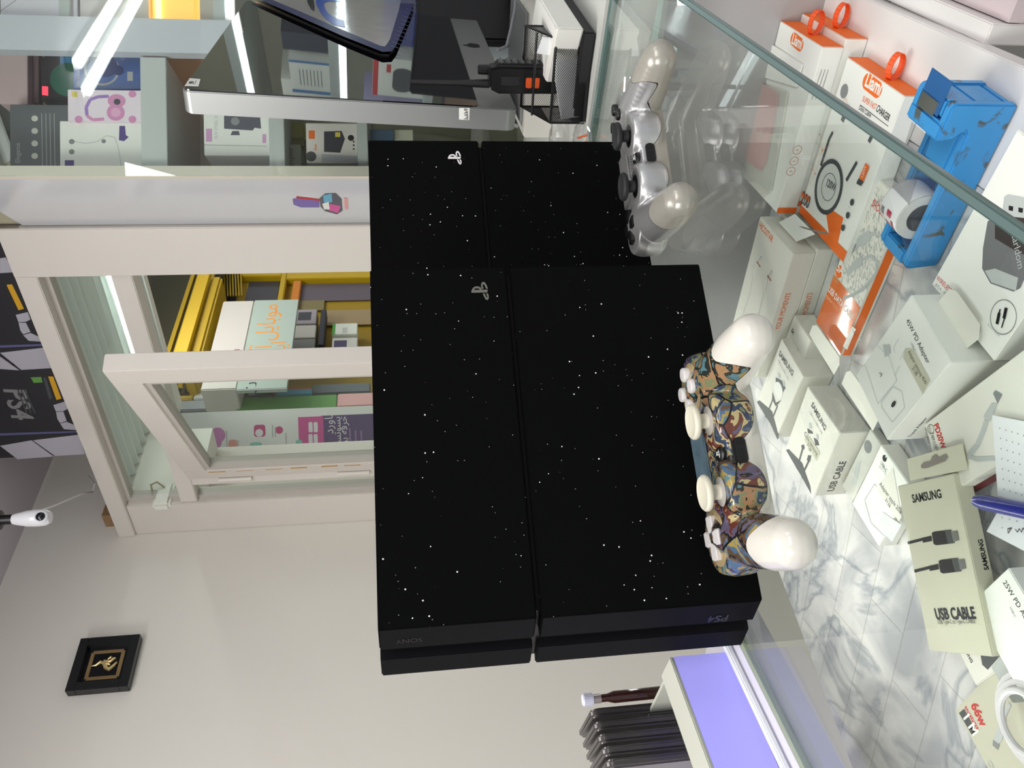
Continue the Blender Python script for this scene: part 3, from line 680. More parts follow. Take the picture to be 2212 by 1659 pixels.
for i, (x0, x1, c_) in enumerate(((652, 695, (96, 120, 108)), (696, 727, (190, 188, 184)), (728, 738, (70, 80, 130)), (739, 771, (186, 186, 180)))):
    t, f = citem(x0, 353, x1, 373, -.10, .06, mat('slim_%d' % i, c_, .5), ['slim grey-green box end beside the speaker box', 'slim white box end with grey lines beside the speaker box', 'thin blue box end in the row beside the speaker box', 'slim grey box end lowest in the row beside speaker box'][i], zb_=None); f.done(t)
t, f = citem(800, 280, 850, 303, -.05, .05, mat('teal_blue', (72, 100, 130), .4), 'blue packet just above the far game console', zb_=None); f.done(t)
t, f = citem(852, 280, 893, 303, -.06, .05, mat('pale_cream', (200, 200, 180), .5), 'cream packet beside the blue packet above the far game console', zb_=None); f.done(t)
# right bay: seen at the top of the picture and mirrored in the computer screen
zz = 1.10 - .24
def bitem(s0, s1, zb2, h, dep, m, n, label, cat='box', name='accessory_box'):
    t = thing(name, label, cat, CP((s0 + s1) / 2, zb2, n - dep / 2), group='boxes in the right bay of the cabinet')
    part('carton', G().box(CP(s0, zb2 + .0005, n - dep), ec * (s1 - s0), nc * dep, Z * h), m, t, bevel=.001)
    return t, Face(CP(s0, zb2 + h, n), ec, -Z, nc)
sE = cpx(100, 36)[0] + .003; sF = sE + .24
def pxitem(x0, x1, m, label, n=-.03, dep=.1, w_=.2, **k):
    zt, zb2 = cpx(x0, 20, n)[1], cpx(x1, 20, n)[1]
    return bitem(sE, sE + w_, zb2, zt - zb2 - .001, dep, m, n, label, **k)
t, f = pxitem(0, 168, mat('lilac_white', (226, 222, 232), .35), 'large white box in the top right corner beside the cabinet post'); f.lq([(0, 25), (35, 0)], .001, M_MGREY); f.done(t)
t, f = pxitem(172, 322, mat('grey_white', (206, 202, 198), .35), 'grey-white box with small blue lettering beside the cabinet post'); f.tq('V3-8', (257, 20), (252, 0), mat('slate_blue', (100, 110, 150), .5)); f.done(t)
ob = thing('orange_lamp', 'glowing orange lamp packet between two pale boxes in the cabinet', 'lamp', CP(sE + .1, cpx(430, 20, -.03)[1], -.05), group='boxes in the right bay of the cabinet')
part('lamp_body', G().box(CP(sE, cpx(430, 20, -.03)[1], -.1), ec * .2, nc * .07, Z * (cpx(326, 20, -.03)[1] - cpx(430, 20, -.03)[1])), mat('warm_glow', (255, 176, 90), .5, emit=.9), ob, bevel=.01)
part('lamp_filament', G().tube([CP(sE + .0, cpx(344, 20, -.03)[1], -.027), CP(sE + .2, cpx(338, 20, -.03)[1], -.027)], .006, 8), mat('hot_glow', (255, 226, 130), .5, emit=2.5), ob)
t, f = pxitem(431, 508, mat('tan_white', (190, 184, 172), .4), 'small beige box beside the orange lamp, above the computer screen'); f.done(t)
# goods on the two lit shelves that the screen mirrors
z1_, z2_ = .375, .16
t, f = bitem(.60, .72, z1_, .09, .06, M_WHITE2, -.05, 'white box with blue edges mirrored in the dark computer screen'); f.rect(0, 0, .008, .09, mat('mid_blue', (20, 110, 180), .4)); f.rect(.108, 0, .012, .09, mat('mid_blue')); [f.rect(.03, .02 + .008 * k, .06, .002, M_MGREY) for k in range(7)]; f.done(t)
t, f = bitem(.73, .84, z1_, .12, .08, M_WHITE, -.09, 'tall plain white box beside the blue edged box in the lit shelf'); f.done(t)
t, f = bitem(.52, .58, z1_, .10, .05, mat('navy_case', (26, 34, 52), .4), -.06, 'dark navy case at the end of the lit upper shelf'); f.done(t)
t, f = bitem(.56, .70, z2_, .12, .08, M_WHITE2, -.05, 'white and red box with a dark gadget picture in lit shelf'); f.rect(0, 0, .14, .012, M_RED); f.rect(.02, .03, .03, .01, M_RED); f.rect(.03, .045, .09, .045, M_DGREY, .02); f.done(t)
t, f = bitem(.74, .90, z2_, .14, .08, mat('lilac_box', (190, 180, 220), .4), -.06, 'lilac box mirrored low in the computer screen'); [f.rect(.03, .03 + .01 * k, .08, .003, M_DGREY) for k in range(5)]; f.done(t)
t, f = bitem(.40, .54, z2_, .10, .08, mat('blue_box', (50, 60, 140), .4), -.07, 'royal blue box low in the right cabinet bay'); f.done(t)
t, f = bitem(.88, 1.0, z1_, .13, .08, mat('amber_box', (250, 170, 80), .4), -.07, 'amber box at the far end of the lit upper shelf'); f.done(t)
t, f = bitem(.75, .95, -.05, .15, .08, mat('peach_box', (220, 180, 150), .4), -.07, 'peach coloured box on the lowest lit cabinet shelf'); f.done(t)
# sticker on the side panel
stf = Face(a0 + Z * 1.0 + sn * .0003, -sd, -Z, sn)
stf.u = sd if (sd @ V(0, 1, 0)) < 0 else sd; stf = Face(a0 + Z * 1.0 + sn * .0004, sd * -1, -Z, sn)
for pts, c_ in ((((632, 430), (650, 426), (690, 432), (690, 448), (650, 448), (634, 442)), mat('stk_violet', (110, 90, 170), .4)), (((640, 424), (692, 430), (692, 434), (640, 428)), M_RED), (((690, 428), (702, 418), (725, 417), (738, 430), (740, 455), (728, 463), (702, 456), (692, 446)), mat('stk_dark', (74, 74, 88), .4)),
                (((698, 422), (716, 418), (718, 436), (700, 440)), mat('stk_cyan', (90, 170, 200), .4)), (((712, 440), (736, 445), (730, 460), (710, 454)), M_PNK), (((696, 440), (710, 436), (712, 452), (700, 452)), M_WHITE2), (((743, 427), (751, 428), (752, 452), (745, 452)), mat('stk_peach', (226, 160, 160), .5))):
    stf.pq(pts, c_)
stf.done(sp_, 'sticker')

# ==================================================================== COUNTER
gd = azv(37.0); gp = V(.2517, .5583, 0); gn = V(math.cos(math.radians(37)), -math.sin(math.radians(37)), 0)   # gn: towards the open side
rp = V(.437, .879, 0); rd = azv(-44.5)
lp_ = V(-.209, .578, 0); ld_ = azv(29.8)
def isect(p, d, q, e):
    A_ = np.array([[d[0], -e[0]], [d[1], -e[1]]]); t_ = np.linalg.solve(A_, (q - p)[:2]); return p + d * t_[0]
c_rf = isect(gp, gd, rp, rd); c_lf = isect(lp_, ld_, rp, rd)
near = gp - gd * .75; nearl = lp_ - ld_ * .75
g = G().prism([c_rf, c_lf, nearl, near], V(0, 0, -.008))
ctr = thing('glass_counter', 'clear glass counter top with thick green edge carrying consoles and controllers', 'counter', V(0, .5, 0))
part('glass_top', G().prism([p + Z * -.0003 for p in (c_rf, c_lf, nearl, near)], V(0, 0, -.0077)), M_GLASS, ctr)
eg = G(); P_ = [near + gn * .0003, c_rf + gn * .0003]
eg.prism([P_[0] + Z * .0005, P_[0] + gn * .004 - Z * .003, P_[0] + gn * .004 - Z * .0075, P_[0] - Z * .0105], P_[1] - P_[0])
part('glass_edge', eg, M_GEDGE, ctr, bevel=.001)
part('glass_edge', G().tube([c_rf - Z * .004 + gn * .0, c_lf - Z * .004], .0052, 8), M_GEDGE, ctr)
part('glass_edge', G().tube([c_lf - Z * .004 + V(-.004, 0, 0), nearl - Z * .004 + V(-.004, 0, 0)], .004, 8), mat('glass_edge_olive', (150, 160, 140), .2), ctr)
# case floor, marble print
MZ = -.17
m_, nt, b = nodes('marble_sheet')
N, L = nt.nodes, nt.links
tc = N.new('ShaderNodeTexCoord'); mp_ = N.new('ShaderNodeMapping'); mp_.inputs['Rotation'].default_value = (0, 0, math.radians(22)); L.new(tc.outputs['Object'], mp_.inputs[0])
n1 = N.new('ShaderNodeTexNoise'); n1.inputs['Scale'].default_value = 7; n1.inputs['Detail'].default_value = 9; n1.inputs['Distortion'].default_value = 1.6; L.new(mp_.outputs[0], n1.inputs[0])
n2 = N.new('ShaderNodeTexNoise'); n2.inputs['Scale'].default_value = 13; n2.inputs['Detail'].default_value = 6; n2.inputs['Distortion'].default_value = .8; L.new(mp_.outputs[0], n2.inputs[0])
ab = N.new('ShaderNodeMath'); ab.operation = 'SUBTRACT'; ab.inputs[1].default_value = .5; L.new(n1.outputs[0], ab.inputs[0])
ab2 = N.new('ShaderNodeMath'); ab2.operation = 'ABSOLUTE'; L.new(ab.outputs[0], ab2.inputs[0])
rp_ = N.new('ShaderNodeValToRGB'); rp_.color_ramp.elements[0].color = lin((172, 176, 180)); rp_.color_ramp.elements[0].position = 0; rp_.color_ramp.elements[1].color = lin((224, 223, 219)); rp_.color_ramp.elements[1].position = .045
L.new(ab2.outputs[0], rp_.inputs[0])
r2 = N.new('ShaderNodeValToRGB'); r2.color_ramp.elements[0].color = lin((196, 199, 206)); r2.color_ramp.elements[0].position = .38; r2.color_ramp.elements[1].color = (1, 1, 1, 1); r2.color_ramp.elements[1].position = .62; L.new(n2.outputs[0], r2.inputs[0])
mu = N.new('ShaderNodeMix'); mu.data_type = 'RGBA'; mu.blend_type = 'MULTIPLY'; mu.inputs[0].default_value = 1; L.new(rp_.outputs[0], mu.inputs[6]); L.new(r2.outputs[0], mu.inputs[7])
br = N.new('ShaderNodeTexBrick'); br.inputs['Scale'].default_value = 5.0; br.inputs['Mortar Size'].default_value = .004; br.inputs['Mortar Smooth'].default_value = .6; br.inputs['Color1'].default_value = (1, 1, 1, 1); br.inputs['Color2'].default_value = lin((244, 244, 246)); br.inputs['Mortar'].default_value = lin((214, 211, 208)); L.new(mp_.outputs[0], br.inputs[0])
mu2 = N.new('ShaderNodeMix'); mu2.data_type = 'RGBA'; mu2.blend_type = 'MULTIPLY'; mu2.inputs[0].default_value = 1; L.new(mu.outputs[2], mu2.inputs[6]); L.new(br.outputs['Color'], mu2.inputs[7]); L.new(mu2.outputs[2], b.inputs['Base Color']); b.inputs['Roughness'].default_value = .3
M_MARB = m_
def gi(a, t): return gp + gd * a - gn * t    # a along the open edge, t into the case
fl_far = .36
case = thing('counter_case', 'white laminate case below the glass with a marble patterned floor', 'case', V(0, .5, -.2))
part('marble_floor', G().prism([gi(-.8, .075) + Z * MZ, gi(fl_far, .075) + Z * MZ, c_rf + Z * MZ, c_lf + Z * MZ, lp_ - (gn * .0) + V(-.25, .08, MZ), nearl + V(-.6, 0, MZ)], V(0, 0, -.016)), M_MARB, case)
part('white_floor', G().prism([gi(-.8, -.008) + Z * MZ, gi(fl_far, -.008) + Z * MZ, gi(fl_far, .0745) + Z * MZ, gi(-.8, .0745) + Z * MZ], V(0, 0, -.016)), M_LAM, case, bevel=.0008)
e0 = V(.3636, .7182, 0); ed = azv(-54.0)
part('end_wall', G().prism([e0 - ed * .25 + Z * MZ, e0 + ed * .9 + Z * MZ, e0 + ed * .9 + azv(36) * .016 + Z * MZ, e0 - ed * .25 + azv(36) * .016 + Z * MZ], V(0, 0, .158)), mat('end_wall_grey', (170, 168, 168), .35, noise=.04, nscale=4), case)
part('rear_board', G().prism([c_rf - rd * .3 + V(-.0, -.03, -.06), c_lf + V(0, -.03, -.06), c_lf + V(0, -.10, -.06), c_rf - rd * .3 + V(0, -.10, -.06)], V(0, 0, .01)), mat('pale_green_board', (196, 212, 206), .4), case)
part('rear_wall', G().prism([c_rf - rd * .3 + Z * -.009, c_lf + Z * -.009, c_lf + Z * -.009 + V(.004, .006, 0), c_rf - rd * .3 + Z * -.009 + V(.004, .006, 0)], V(0, 0, -.18)), M_LAM, case)
# desk behind the counter
dk0 = c_rf + V(.010, .016, 0)
part_d = solo('rear_desk', G().prism([dk0 - rd * .5, c_lf + V(.010, .016, 0) + rd * .3, c_lf + V(.010, .016, 0) + rd * .3 + azv(42) * .52, dk0 - rd * .5 + azv(42) * .34], V(0, 0, -.03)), mat('desk_white', (206, 208, 202), .35), 'white desk top behind the glass counter holding the computer and basket', 'desk')
# low drawer block on the open side
zD = -.182
q_ = [lx(*p, zD) for p in ((1915, 0), (2126, 98), (2144, 51), (2022, 0))]
dd_ = nrm(q_[1] - q_[0]); wd_ = nrm(q_[2] - q_[1] - dd_ * ((q_[2] - q_[1]) @ dd_)); ww_ = abs((q_[2] - q_[1]) @ wd_)
blk = thing('drawer_block', 'white board edge of the open drawer below the counter case', 'drawer', q_[1])
part('drawer_side', G().box(q_[1] - Z * .2, -dd_ * .7, wd_ * ww_, Z * .2), M_LAM, blk, bevel=.001)
part('drawer_shelf', G().box(q_[1] + wd_ * (ww_ + .001) - Z * .024, -dd_ * .7, wd_ * .5, Z * .012), mat('rosy_laminate', (206, 190, 192), .3), blk)
g = G().tube([q_[1] - Z * .001 + dd_ * .002 - wd_ * .006, q_[1] + dd_ * .022 - wd_ * .006 - Z * .001], .0015, 6)
part('drawer_rail', g, M_SILVER, blk)


# ==================================================================== BOXES IN THE CASE
def tri(pa, pb, pc, z):
    """page corners TL, TR, BL seen at three places, laid on height z and squared up"""
    A, B, C_ = (lx(*p, z) for p in (pa, pb, pc)); u = nrm(B - A); d = C_ - A; d = d - u * (d @ u)
    return A, u, np.linalg.norm(B - A), nrm(d), np.linalg.norm(d)
class CardBox:
    def __init__(s, label, pa, pb, pc, h, zb=MZ + .0003, m=None, name='cable_box', group=None, sides=None, geo=None, lenv=None):
        zt = zb + h
        if geo: A, u, wu, d, wd = geo
        else: A, u, wu, d, wd = tri(pa, pb, pc, zt)
        if lenv: wd = lenv
        s.A, s.u, s.wu, s.d, s.wd, s.h, s.zt, s.zb = A, u, wu, d, wd, h, zt, zb
        s.t = thing(name, label, 'box', A + u * wu / 2 + d * wd / 2 - Z * h, group=group)
        part('carton', G().box(A - Z * h, u * wu, d * wd, Z * h), m or M_WHITE, s.t, bevel=.0007)
        s.top = Face(A, u, d, Z)
        s.right = Face(A + u * wu + d * wd, -d, -Z, u)      # side under the right page edge, read upright
        s.end = Face(A, u, -Z, -d)                          # side under the top page edge
    def done(s):
        s.top.done(s.t, 'printed_cover'); s.right.done(s.t, 'printed_side'); s.end.done(s.t, 'printed_end'); return s
    def flap(s, pts, z, name='hanging_flap', m=None, rise=0.0):
        P_ = [lx(*p, z) for p in pts]
        part(name, G().prism([p + Z * rise * k for p, k in zip(P_, [0, 1, 1, 0, 0][:len(P_)] + [0] * 9)], V(0, 0, -.0005)), m or M_WHITE, s.t)
gS = 'white cable and adapter boxes in the case'
# --- 45W
b = CardBox('large white adapter box lettered 45W PD Adapter with open flap', (1968, 636), (2054, 783), (1845, 805), .048, m=M_WHITE2, name='adapter_box', group=gS)
f = b.top; f.tq('45W PD Adapter', (1957, 694), (2003, 787), M_BLACK, 1.1); f.tq('USB-C', (1967, 742), (1976, 760), M_MGREY, 1.0)
f.pq([(1974, 754), (2010, 822), (1994, 852), (1951, 772), (1956, 752)], M_CREAM); f.tq('Adapter samsung 45W', (1962, 761), (1999, 832), M_BLACK, 1.4); f.tq('3138', (1970, 796), (1979, 812), M_BLACK, 1.3)
for pts in (((1895, 745), (1922, 772)), ((1868, 786), (1897, 872)), ((1897, 872), (1938, 822)), ((1938, 822), (1918, 760)), ((1905, 880), (1928, 912), (1955, 880), (1948, 845), (1930, 836), (1905, 868), (1905, 882)), ((1942, 731), (1930, 752)), ((1954, 757), (1945, 778)), ((1930, 752), (1934, 762)), ((1933, 812), (1944, 790))): f.lq(pts, .0005, M_LGREY)
f.pq([(1908, 745), (1922, 744), (1925, 762), (1912, 772)], M_LGREY); f.lq([(1900, 806), (1906, 808), (1902, 814)], .0009, M_MGREY); f.disc(*f.q(1931, 873), .0018, M_BLACK, ry=.0035)
f = b.right; f.tq('Travel Adapter', (1967, 944), (2004, 902), M_DGREY, 1.0)
b.flap([(2027, 652), (2050, 624), (2066, 629), (2116, 700), (2113, 732), (2089, 752)], MZ + .030); b.done()
# --- SAMSUNG pair
def samsung(label, pa, pb, pc, h, txt, side=True, dx=0, dy=0):
    b = CardBox(label, pa, pb, pc, h, m=M_WHITE, group=gS); return b
b = samsung('white SAMSUNG USB-C cable box nearer the leaning patterned controller grip', (1689, 730), (1736, 813), (1640, 870), .032, 1)
f = b.top; f.tq('SAMSUNG', (1682, 766), (1711, 812), M_DGREY, 1.1, .03); f.tq('USB-C to USB-C (5A)', (1680, 778), (1703, 822), M_MGREY)
f.pq([(1635, 868), (1641, 865), (1668, 888), (1683, 945), (1680, 950), (1664, 915)], M_DGREY)
for pts in (((1657, 894), (1670, 862)), ((1667, 908), (1680, 876)), ((1654, 902), (1657, 890)), ((1665, 917), (1669, 906))): f.lq(pts, .0022, M_DGREY)
f.pq([(1676, 815), (1689, 822), (1697, 838), (1690, 850), (1682, 826), (1676, 826)], M_DGREY); f.pq([(1669, 846), (1676, 870), (1688, 864), (1682, 872), (1676, 878), (1668, 862)], M_DGREY); f.disc(*f.q(1682, 843), .010, M_WHITE2, ry=.008)
f.pq([(1680, 806), (1683, 805), (1687, 814), (1683, 819)], M_LGREY); f.pq([(1690, 822), (1693, 821), (1697, 830), (1693, 835)], M_LGREY)
b.end.lq([(1722, 752), (1724, 757), (1728, 756)], .0005, M_DGREY); b.end.ring(*b.end.q(1736, 764), .003, .0005, M_DGREY)
b.flap([(1755, 703), (1764, 702), (1813, 771), (1813, 788), (1801, 810), (1748, 722)], MZ + .024); b.done()
b = samsung('white SAMSUNG box with USB CABLE along its side', (1745, 834), (1815, 935), (1699, 971), .031, 1)
f = b.top; f.tq('SAMSUNG', (1752, 876), (1781, 930), M_DGREY, 1.1, .03); f.tq('USB-C to USB-C (5A)', (1749, 891), (1775, 938), M_MGREY)
f.pq([(1698, 972), (1704, 970), (1733, 1000), (1751, 1052), (1753, 1068), (1732, 1030)], M_DGREY)
for pts in (((1724, 1005), (1735, 966)), ((1736, 1020), (1750, 990)), ((1721, 1012), (1727, 1000)), ((1733, 1033), (1738, 1022))): f.lq(pts, .0026, M_DGREY)
f.pq([(1731, 962), (1737, 960), (1738, 970), (1733, 972)], M_DGREY); f.pq([(1746, 983), (1753, 984), (1750, 998), (1743, 994)], M_DGREY)
f.pq([(1744, 925), (1755, 932), (1757, 937), (1746, 936)], M_DGREY); f.pq([(1758, 945), (1767, 951), (1770, 962), (1762, 962)], M_DGREY); f.pq([(1748, 913), (1752, 914), (1754, 926), (1748, 926)], M_LGREY); f.pq([(1763, 937), (1767, 938), (1769, 950), (1764, 948)], M_LGREY)
f.pq([(1744, 936), (1772, 977), (1764, 996), (1738, 950)], M_CREAM); f.tq('Cable samsung', (1737, 938), (1765, 985), M_BLACK, 1.3); f.tq('3129', (1743, 960), (1750, 977), M_BLACK, 1.3)
f = b.right; f.tq('USB CABLE', (1800, 1061), (1828, 997), M_DGREY, 1.2, .02)
b.flap([(1828, 803), (1837, 801), (1901, 886), (1899, 903), (1885, 930), (1818, 829)], MZ + .024); b.done()
b = CardBox('small white SAMSUNG box hidden behind its twin under orange box', (1716, 680), (1752, 735), (1690, 760), .022, m=M_WHITE, group=gS)
b.top.tq('SA', (1709, 714), (1713, 724), M_DGREY, 1.1, .03); b.done()
# --- orange and white charger boxes
def ringgrp(f, c, r, m): f.ring(*f.q(*c), r, .0005, m)
gL = 'white boxes with orange ends and orange loops'
def loop(b, c, z=None):
    # the orange ribbon loop standing out of the end
    p = lx(*c, b.zt - b.h * .5); e = -b.d
    p = b.A + b.u * ((p - b.A) @ b.u) - Z * b.h * .45
    g = G(); n = 18; W_ = .0055
    ring_ = []
    for k in range(n + 1):
        a = math.pi * 2 * k / n
        ring_.append((math.cos(a + math.pi), math.sin(a + math.pi)))
    o_ = p + e * .0105
    for k in range(n):
        (a0_, b0_), (a1_, b1_) = ring_[k], ring_[k + 1]
        q0 = o_ + e * .0105 * a0_ + (b.u * .35 + Z * .94) * .0068 * b0_; q1 = o_ + e * .0105 * a1_ + (b.u * .35 + Z * .94) * .0068 * b1_
        sd_ = b.u * .94 - Z * .35; nn_ = nrm(np.cross(q1 - q0, sd_)) * .0007
        g.add([q0, q1, q1 + sd_ * W_, q0 + sd_ * W_, q0 + nn_, q1 + nn_, q1 + sd_ * W_ + nn_, q0 + sd_ * W_ + nn_], [(0, 1, 2, 3), (7, 6, 5, 4), (0, 4, 5, 1), (3, 2, 6, 7), (0, 3, 7, 4), (1, 5, 6, 2)])
    part('ribbon_loop', g, mat('orange_ribbon', (240, 92, 40), .5), b.t)
b = CardBox('white fast charger cable box with orange end and ribbon loop, front one', (1831, 123), (1954, 207), (1716, 447), .019, m=M_WHITE2, group=gL)
f = b.top
f.poly([(b.wu * 0, b.wd - .008), (b.wu, b.wd - .011), (b.wu, b.wd), (0, b.wd)], M_ORANGE)
f.pq([(1782, 442), (1778, 428), (1800, 455), (1822, 470), (1806, 545), (1796, 540)], M_ORANGE)
f.cap((1873, 176), (1896, 194), .0066, M_ORANGE); f.tq('Liami', (1867, 184), (1898, 205), M_WHITE2, 1.25, .03)
f.tq('SUPER FAST', (1862, 218), (1891, 238), M_ORANGE, 1.5); f.tq('CHARGER', (1892, 239), (1919, 263), M_BLACK, 1.6, .01); f.lq([(1859, 227), (1919, 273)], .0005, M_BLACK); f.tq('Data Cable', (1855, 236), (1880, 254), M_DGREY, 1.2); f.lq([(1854, 245), (1896, 274)], .0004, M_MGREY); f.lq([(1853, 250), (1870, 262)], .0004, M_MGREY)
f.disc(*f.q(1824, 197), .0062, M_MGREY); f.disc(*f.q(1791, 404), .0215, mat('pale_disc', (214, 218, 212), .4), 40)
f.ring(*f.q(1790, 404), .0225, .0042, M_DGREY, 48, ry=.0235); f.ring(*f.q(1791, 404), .0125, .0006, M_DGREY, 32); f.tq('120W', (1784, 400), (1802, 413), M_DGREY, 1.4, .02)
f.lq([(1774, 358), (1792, 300)], .0034, M_DGREY); f.lq([(1829, 390), (1852, 350)], .0034, M_DGREY); f.lq([(1792, 300), (1800, 285)], .003, M_DGREY); f.lq([(1820, 262), (1829, 238)], .0055, M_DGREY); f.pq([(1826, 236), (1829, 225), (1836, 228), (1833, 240)], M_SILVER); f.lq([(1878, 307), (1885, 292)], .0045, M_DGREY); f.pq([(1883, 293), (1886, 283), (1891, 286), (1889, 296)], M_SILVER)
ln = mat('fine_orange_line', (226, 176, 140), .4)
for (a, b_) in (((1829, 212), (1800, 232)), ((1829, 212), (1812, 245)), ((1829, 212), (1835, 240)), ((1778, 325), (1758, 300)), ((1778, 325), (1800, 310)), ((1778, 325), (1760, 345)), ((1778, 325), (1772, 290)), ((1762, 375), (1750, 345)), ((1762, 375), (1748, 400)), ((1778, 325), (1762, 375))): f.lq([a, b_], .0003, ln)
for p in ((1778, 325), (1762, 375), (1756, 366), (1772, 290)): f.disc(*f.q(*p), .0009, M_ORANGE)
f.pq([(1731, 409), (1751, 425), (1749, 436), (1729, 421)], M_ORANGE); f.tq('1200', (1725, 432), (1744, 449), M_DGREY, 1.5, .01); f.lq([(1726, 442), (1738, 452)], .0004, M_MGREY)
for p in ((1842, 437), (1833, 465), (1823, 492)): f.disc(*f.q(*p), .0030, M_DGREY); f.lq([(p[0] - 7, p[1] + 8), (p[0] - 4, p[1] + 13)], .0004, M_MGREY)
f.pq([(1852, 396), (1857, 385), (1868, 392), (1862, 402)], M_DGREY); f.pq([(1858, 384), (1872, 352), (1880, 360), (1867, 392)], M_ORANGE); f.tq('120W', (1866, 386), (1874, 362), M_WHITE2, 1.2)
b.end.rect(0, 0, b.wu, b.h, M_ORANGE); loop(b, (1912, 195)); b.done()
bL2 = CardBox('white charger box with orange end lying on its twin behind the packet', (1686, 45), (1777, 101), (1637, 385), .0205, zb=MZ + .0211, m=M_WHITE2, group=gL, lenv=.16)
f = bL2.top; f.cap((1714, 84), (1729, 97), .0058, M_ORANGE); f.tq('Liami', (1709, 93), (1729, 106), M_WHITE2, 1.25, .03)
bL2.end.rect(0, 0, bL2.wu, bL2.h, M_ORANGE); loop(bL2, (1757, 60))
f = bL2.right
for p in ((1722, 324), (1715, 348), (1708, 370)): f.ring(*f.q(*p), .0042, .0005, mat('pale_red', (206, 130, 110), .5)); f.lq([(p[0] - 3, p[1]), (p[0] + 3, p[1])], .0006, mat('pale_red'))
for k in range(3): f.lq([(1771 + 8 * k - 18, 215), (1781 + 7 * k - 6, 150)], .0004, M_DGREY)
f.rect(0, 0, .006, bL2.h, M_ORANGE); bL2.done()
gl = (bL2.A - Z * .0206 , bL2.u, bL2.wu, bL2.d, bL2.wd)
b = CardBox('white charger box with orange end at the bottom of the stack of two', None, None, None, .0205, m=M_WHITE2, group=gL, geo=(bL2.A * V(1, 1, 0) + V(.006, -.004, MZ + .0208), bL2.u, bL2.wu, bL2.d, bL2.wd))
b.end.rect(0, 0, b.wu, b.h, M_ORANGE); b.right.rect(0, 0, .006, b.h, M_ORANGE); loop(b, (1800, 85)); b.done()
# --- PD charger kit
b = CardBox('tall white box lettered PD CHARGER + PD CALBE KIT beside the consoles', (1494, 365), (1550, 437), (1412, 640), .053, m=M_WHITE, name='charger_box', group=gS, lenv=.185)
f = b.top; f.pq([(1489, 379), (1495, 376), (1505, 388), (1486, 388)], mat('tiny_yellow')); f.pq([(1482, 512), (1490, 518), (1497, 545), (1492, 580), (1462, 592), (1464, 560), (1476, 530)], M_DGREY); f.lq([(1479, 515), (1481, 480)], .0009, M_DGREY); f.lq([(1487, 520), (1488, 500)], .0009, M_DGREY)
f.pq([(1491, 488), (1504, 495), (1512, 520), (1507, 530), (1488, 508)], M_CREAM); f.tq('3PCS', (1494, 493), (1504, 508), M_DGREY)
f = b.right; f.tq('PD CHARGER + PD CALBE KIT', (1568, 572), (1596, 459), M_DGREY, 1.6, .01); f.lq([(1563, 450), (1562, 466)], .0009, mat('violet_pen', (80, 60, 190), .4)); f.pq([(1531, 664), (1541, 658), (1540, 675), (1532, 690)], mat('ochre_tape', (196, 180, 90), .4)); b.done()
# --- HICOSTAR pair
gH = 'stacked white boxes with orange lettering'
bh = CardBox('white HICOSTAR cable box on top of its twin with hanging tab', (1642, 467), (1714, 547), (1575, 665), .0235, zb=MZ + .0181, m=M_WHITE, group=gH, lenv=.15)
f = bh.top; f.tq('HICOSTAR', (1639, 490), (1667, 524), M_ORANGE, 1.3, .01)
for (x, y) in ((1640, 560), (1663, 590)):
    f.lq([(x - 3, y + 7), (x + 5, y - 7), (x + 5, y + 3)], .0006, M_MGREY); f.lq([(x - 5, y + 5), (x + 3, y + 17)], .0013, mat('rust_ink', (160, 90, 60), .4)); f.lq([(x - 5, y + 12), (x - 12, y + 40)], .003, M_WHITE2); f.lq([(x - 12, y + 30), (x - 20, y + 75), (x - 45, y + 150)], .0006, M_LGREY)
bh.right.tq('YOUR MOMENTS', (1684, 712), (1709, 633), M_ORANGE, 1.4)
# hanging tab with keyhole
P_ = [lx(*p, MZ + .030) for p in ((1683, 480), (1718, 462), (1761, 506), (1721, 522))]
tabf = Face(P_[0], P_[1] - P_[0], P_[3] - P_[0])
part('hanging_tab', G().prism(P_, V(0, 0, .0005)), M_WHITE2, bh.t)
hf = Face(P_[0] + Z * .0006, P_[1] - P_[0], nrm(P_[3] - P_[0]), Z)
hf.pq([(1706, 481), (1712, 476), (1722, 486), (1733, 482), (1740, 488), (1737, 497), (1740, 503), (1731, 507), (1712, 492)], mat('keyhole_shadow', (128, 120, 112), .6)); hf.done(bh.t, 'keyhole'); bh.done()
b = CardBox('white HICOSTAR cable box under its twin', None, None, None, .0178, m=M_WHITE, group=gH, geo=(bh.A * V(1, 1, 0) + V(.003, -.003, MZ + .0180), bh.u, bh.wu, bh.d, bh.wd))
b.right.tq('YOUR MOMENTS', (1734, 712), (1756, 632), M_ORANGE, 1.4); b.done()
# --- SHOOSH
m_, nt, bb = nodes('shoosh_pattern')
tc = nt.nodes.new('ShaderNodeTexCoord'); mp2 = nt.nodes.new('ShaderNodeMapping'); mp2.inputs['Rotation'].default_value = (0, 0, math.radians(42)); mp2.inputs['Scale'].default_value = (220, 620, 1)
nt.links.new(tc.outputs['Object'], mp2.inputs[0]); nz = nt.nodes.new('ShaderNodeTexNoise'); nz.inputs['Scale'].default_value = 1; nz.inputs['Detail'].default_value = 0; nt.links.new(mp2.outputs[0], nz.inputs[0])
rr = nt.nodes.new('ShaderNodeValToRGB'); rr.color_ramp.elements[0].color = lin((176, 176, 170)); rr.color_ramp.elements[0].position = .40; rr.color_ramp.elements[1].color = lin((226, 224, 214)); rr.color_ramp.elements[1].position = .44
nt.links.new(nz.outputs[0], rr.inputs[0]); nt.links.new(rr.outputs[0], bb.inputs['Base Color']); bb.inputs['Roughness'].default_value = .3
b = CardBox('white and orange SHOOSH USB data cable box leaning by the tape dispenser', (1886, 375), (1954, 440), (1767, 700), .0135, m=M_WHITE, group=gS)
f = b.top; f.rect(.0005, .006, b.wu - .001, b.wd - .062, m_)
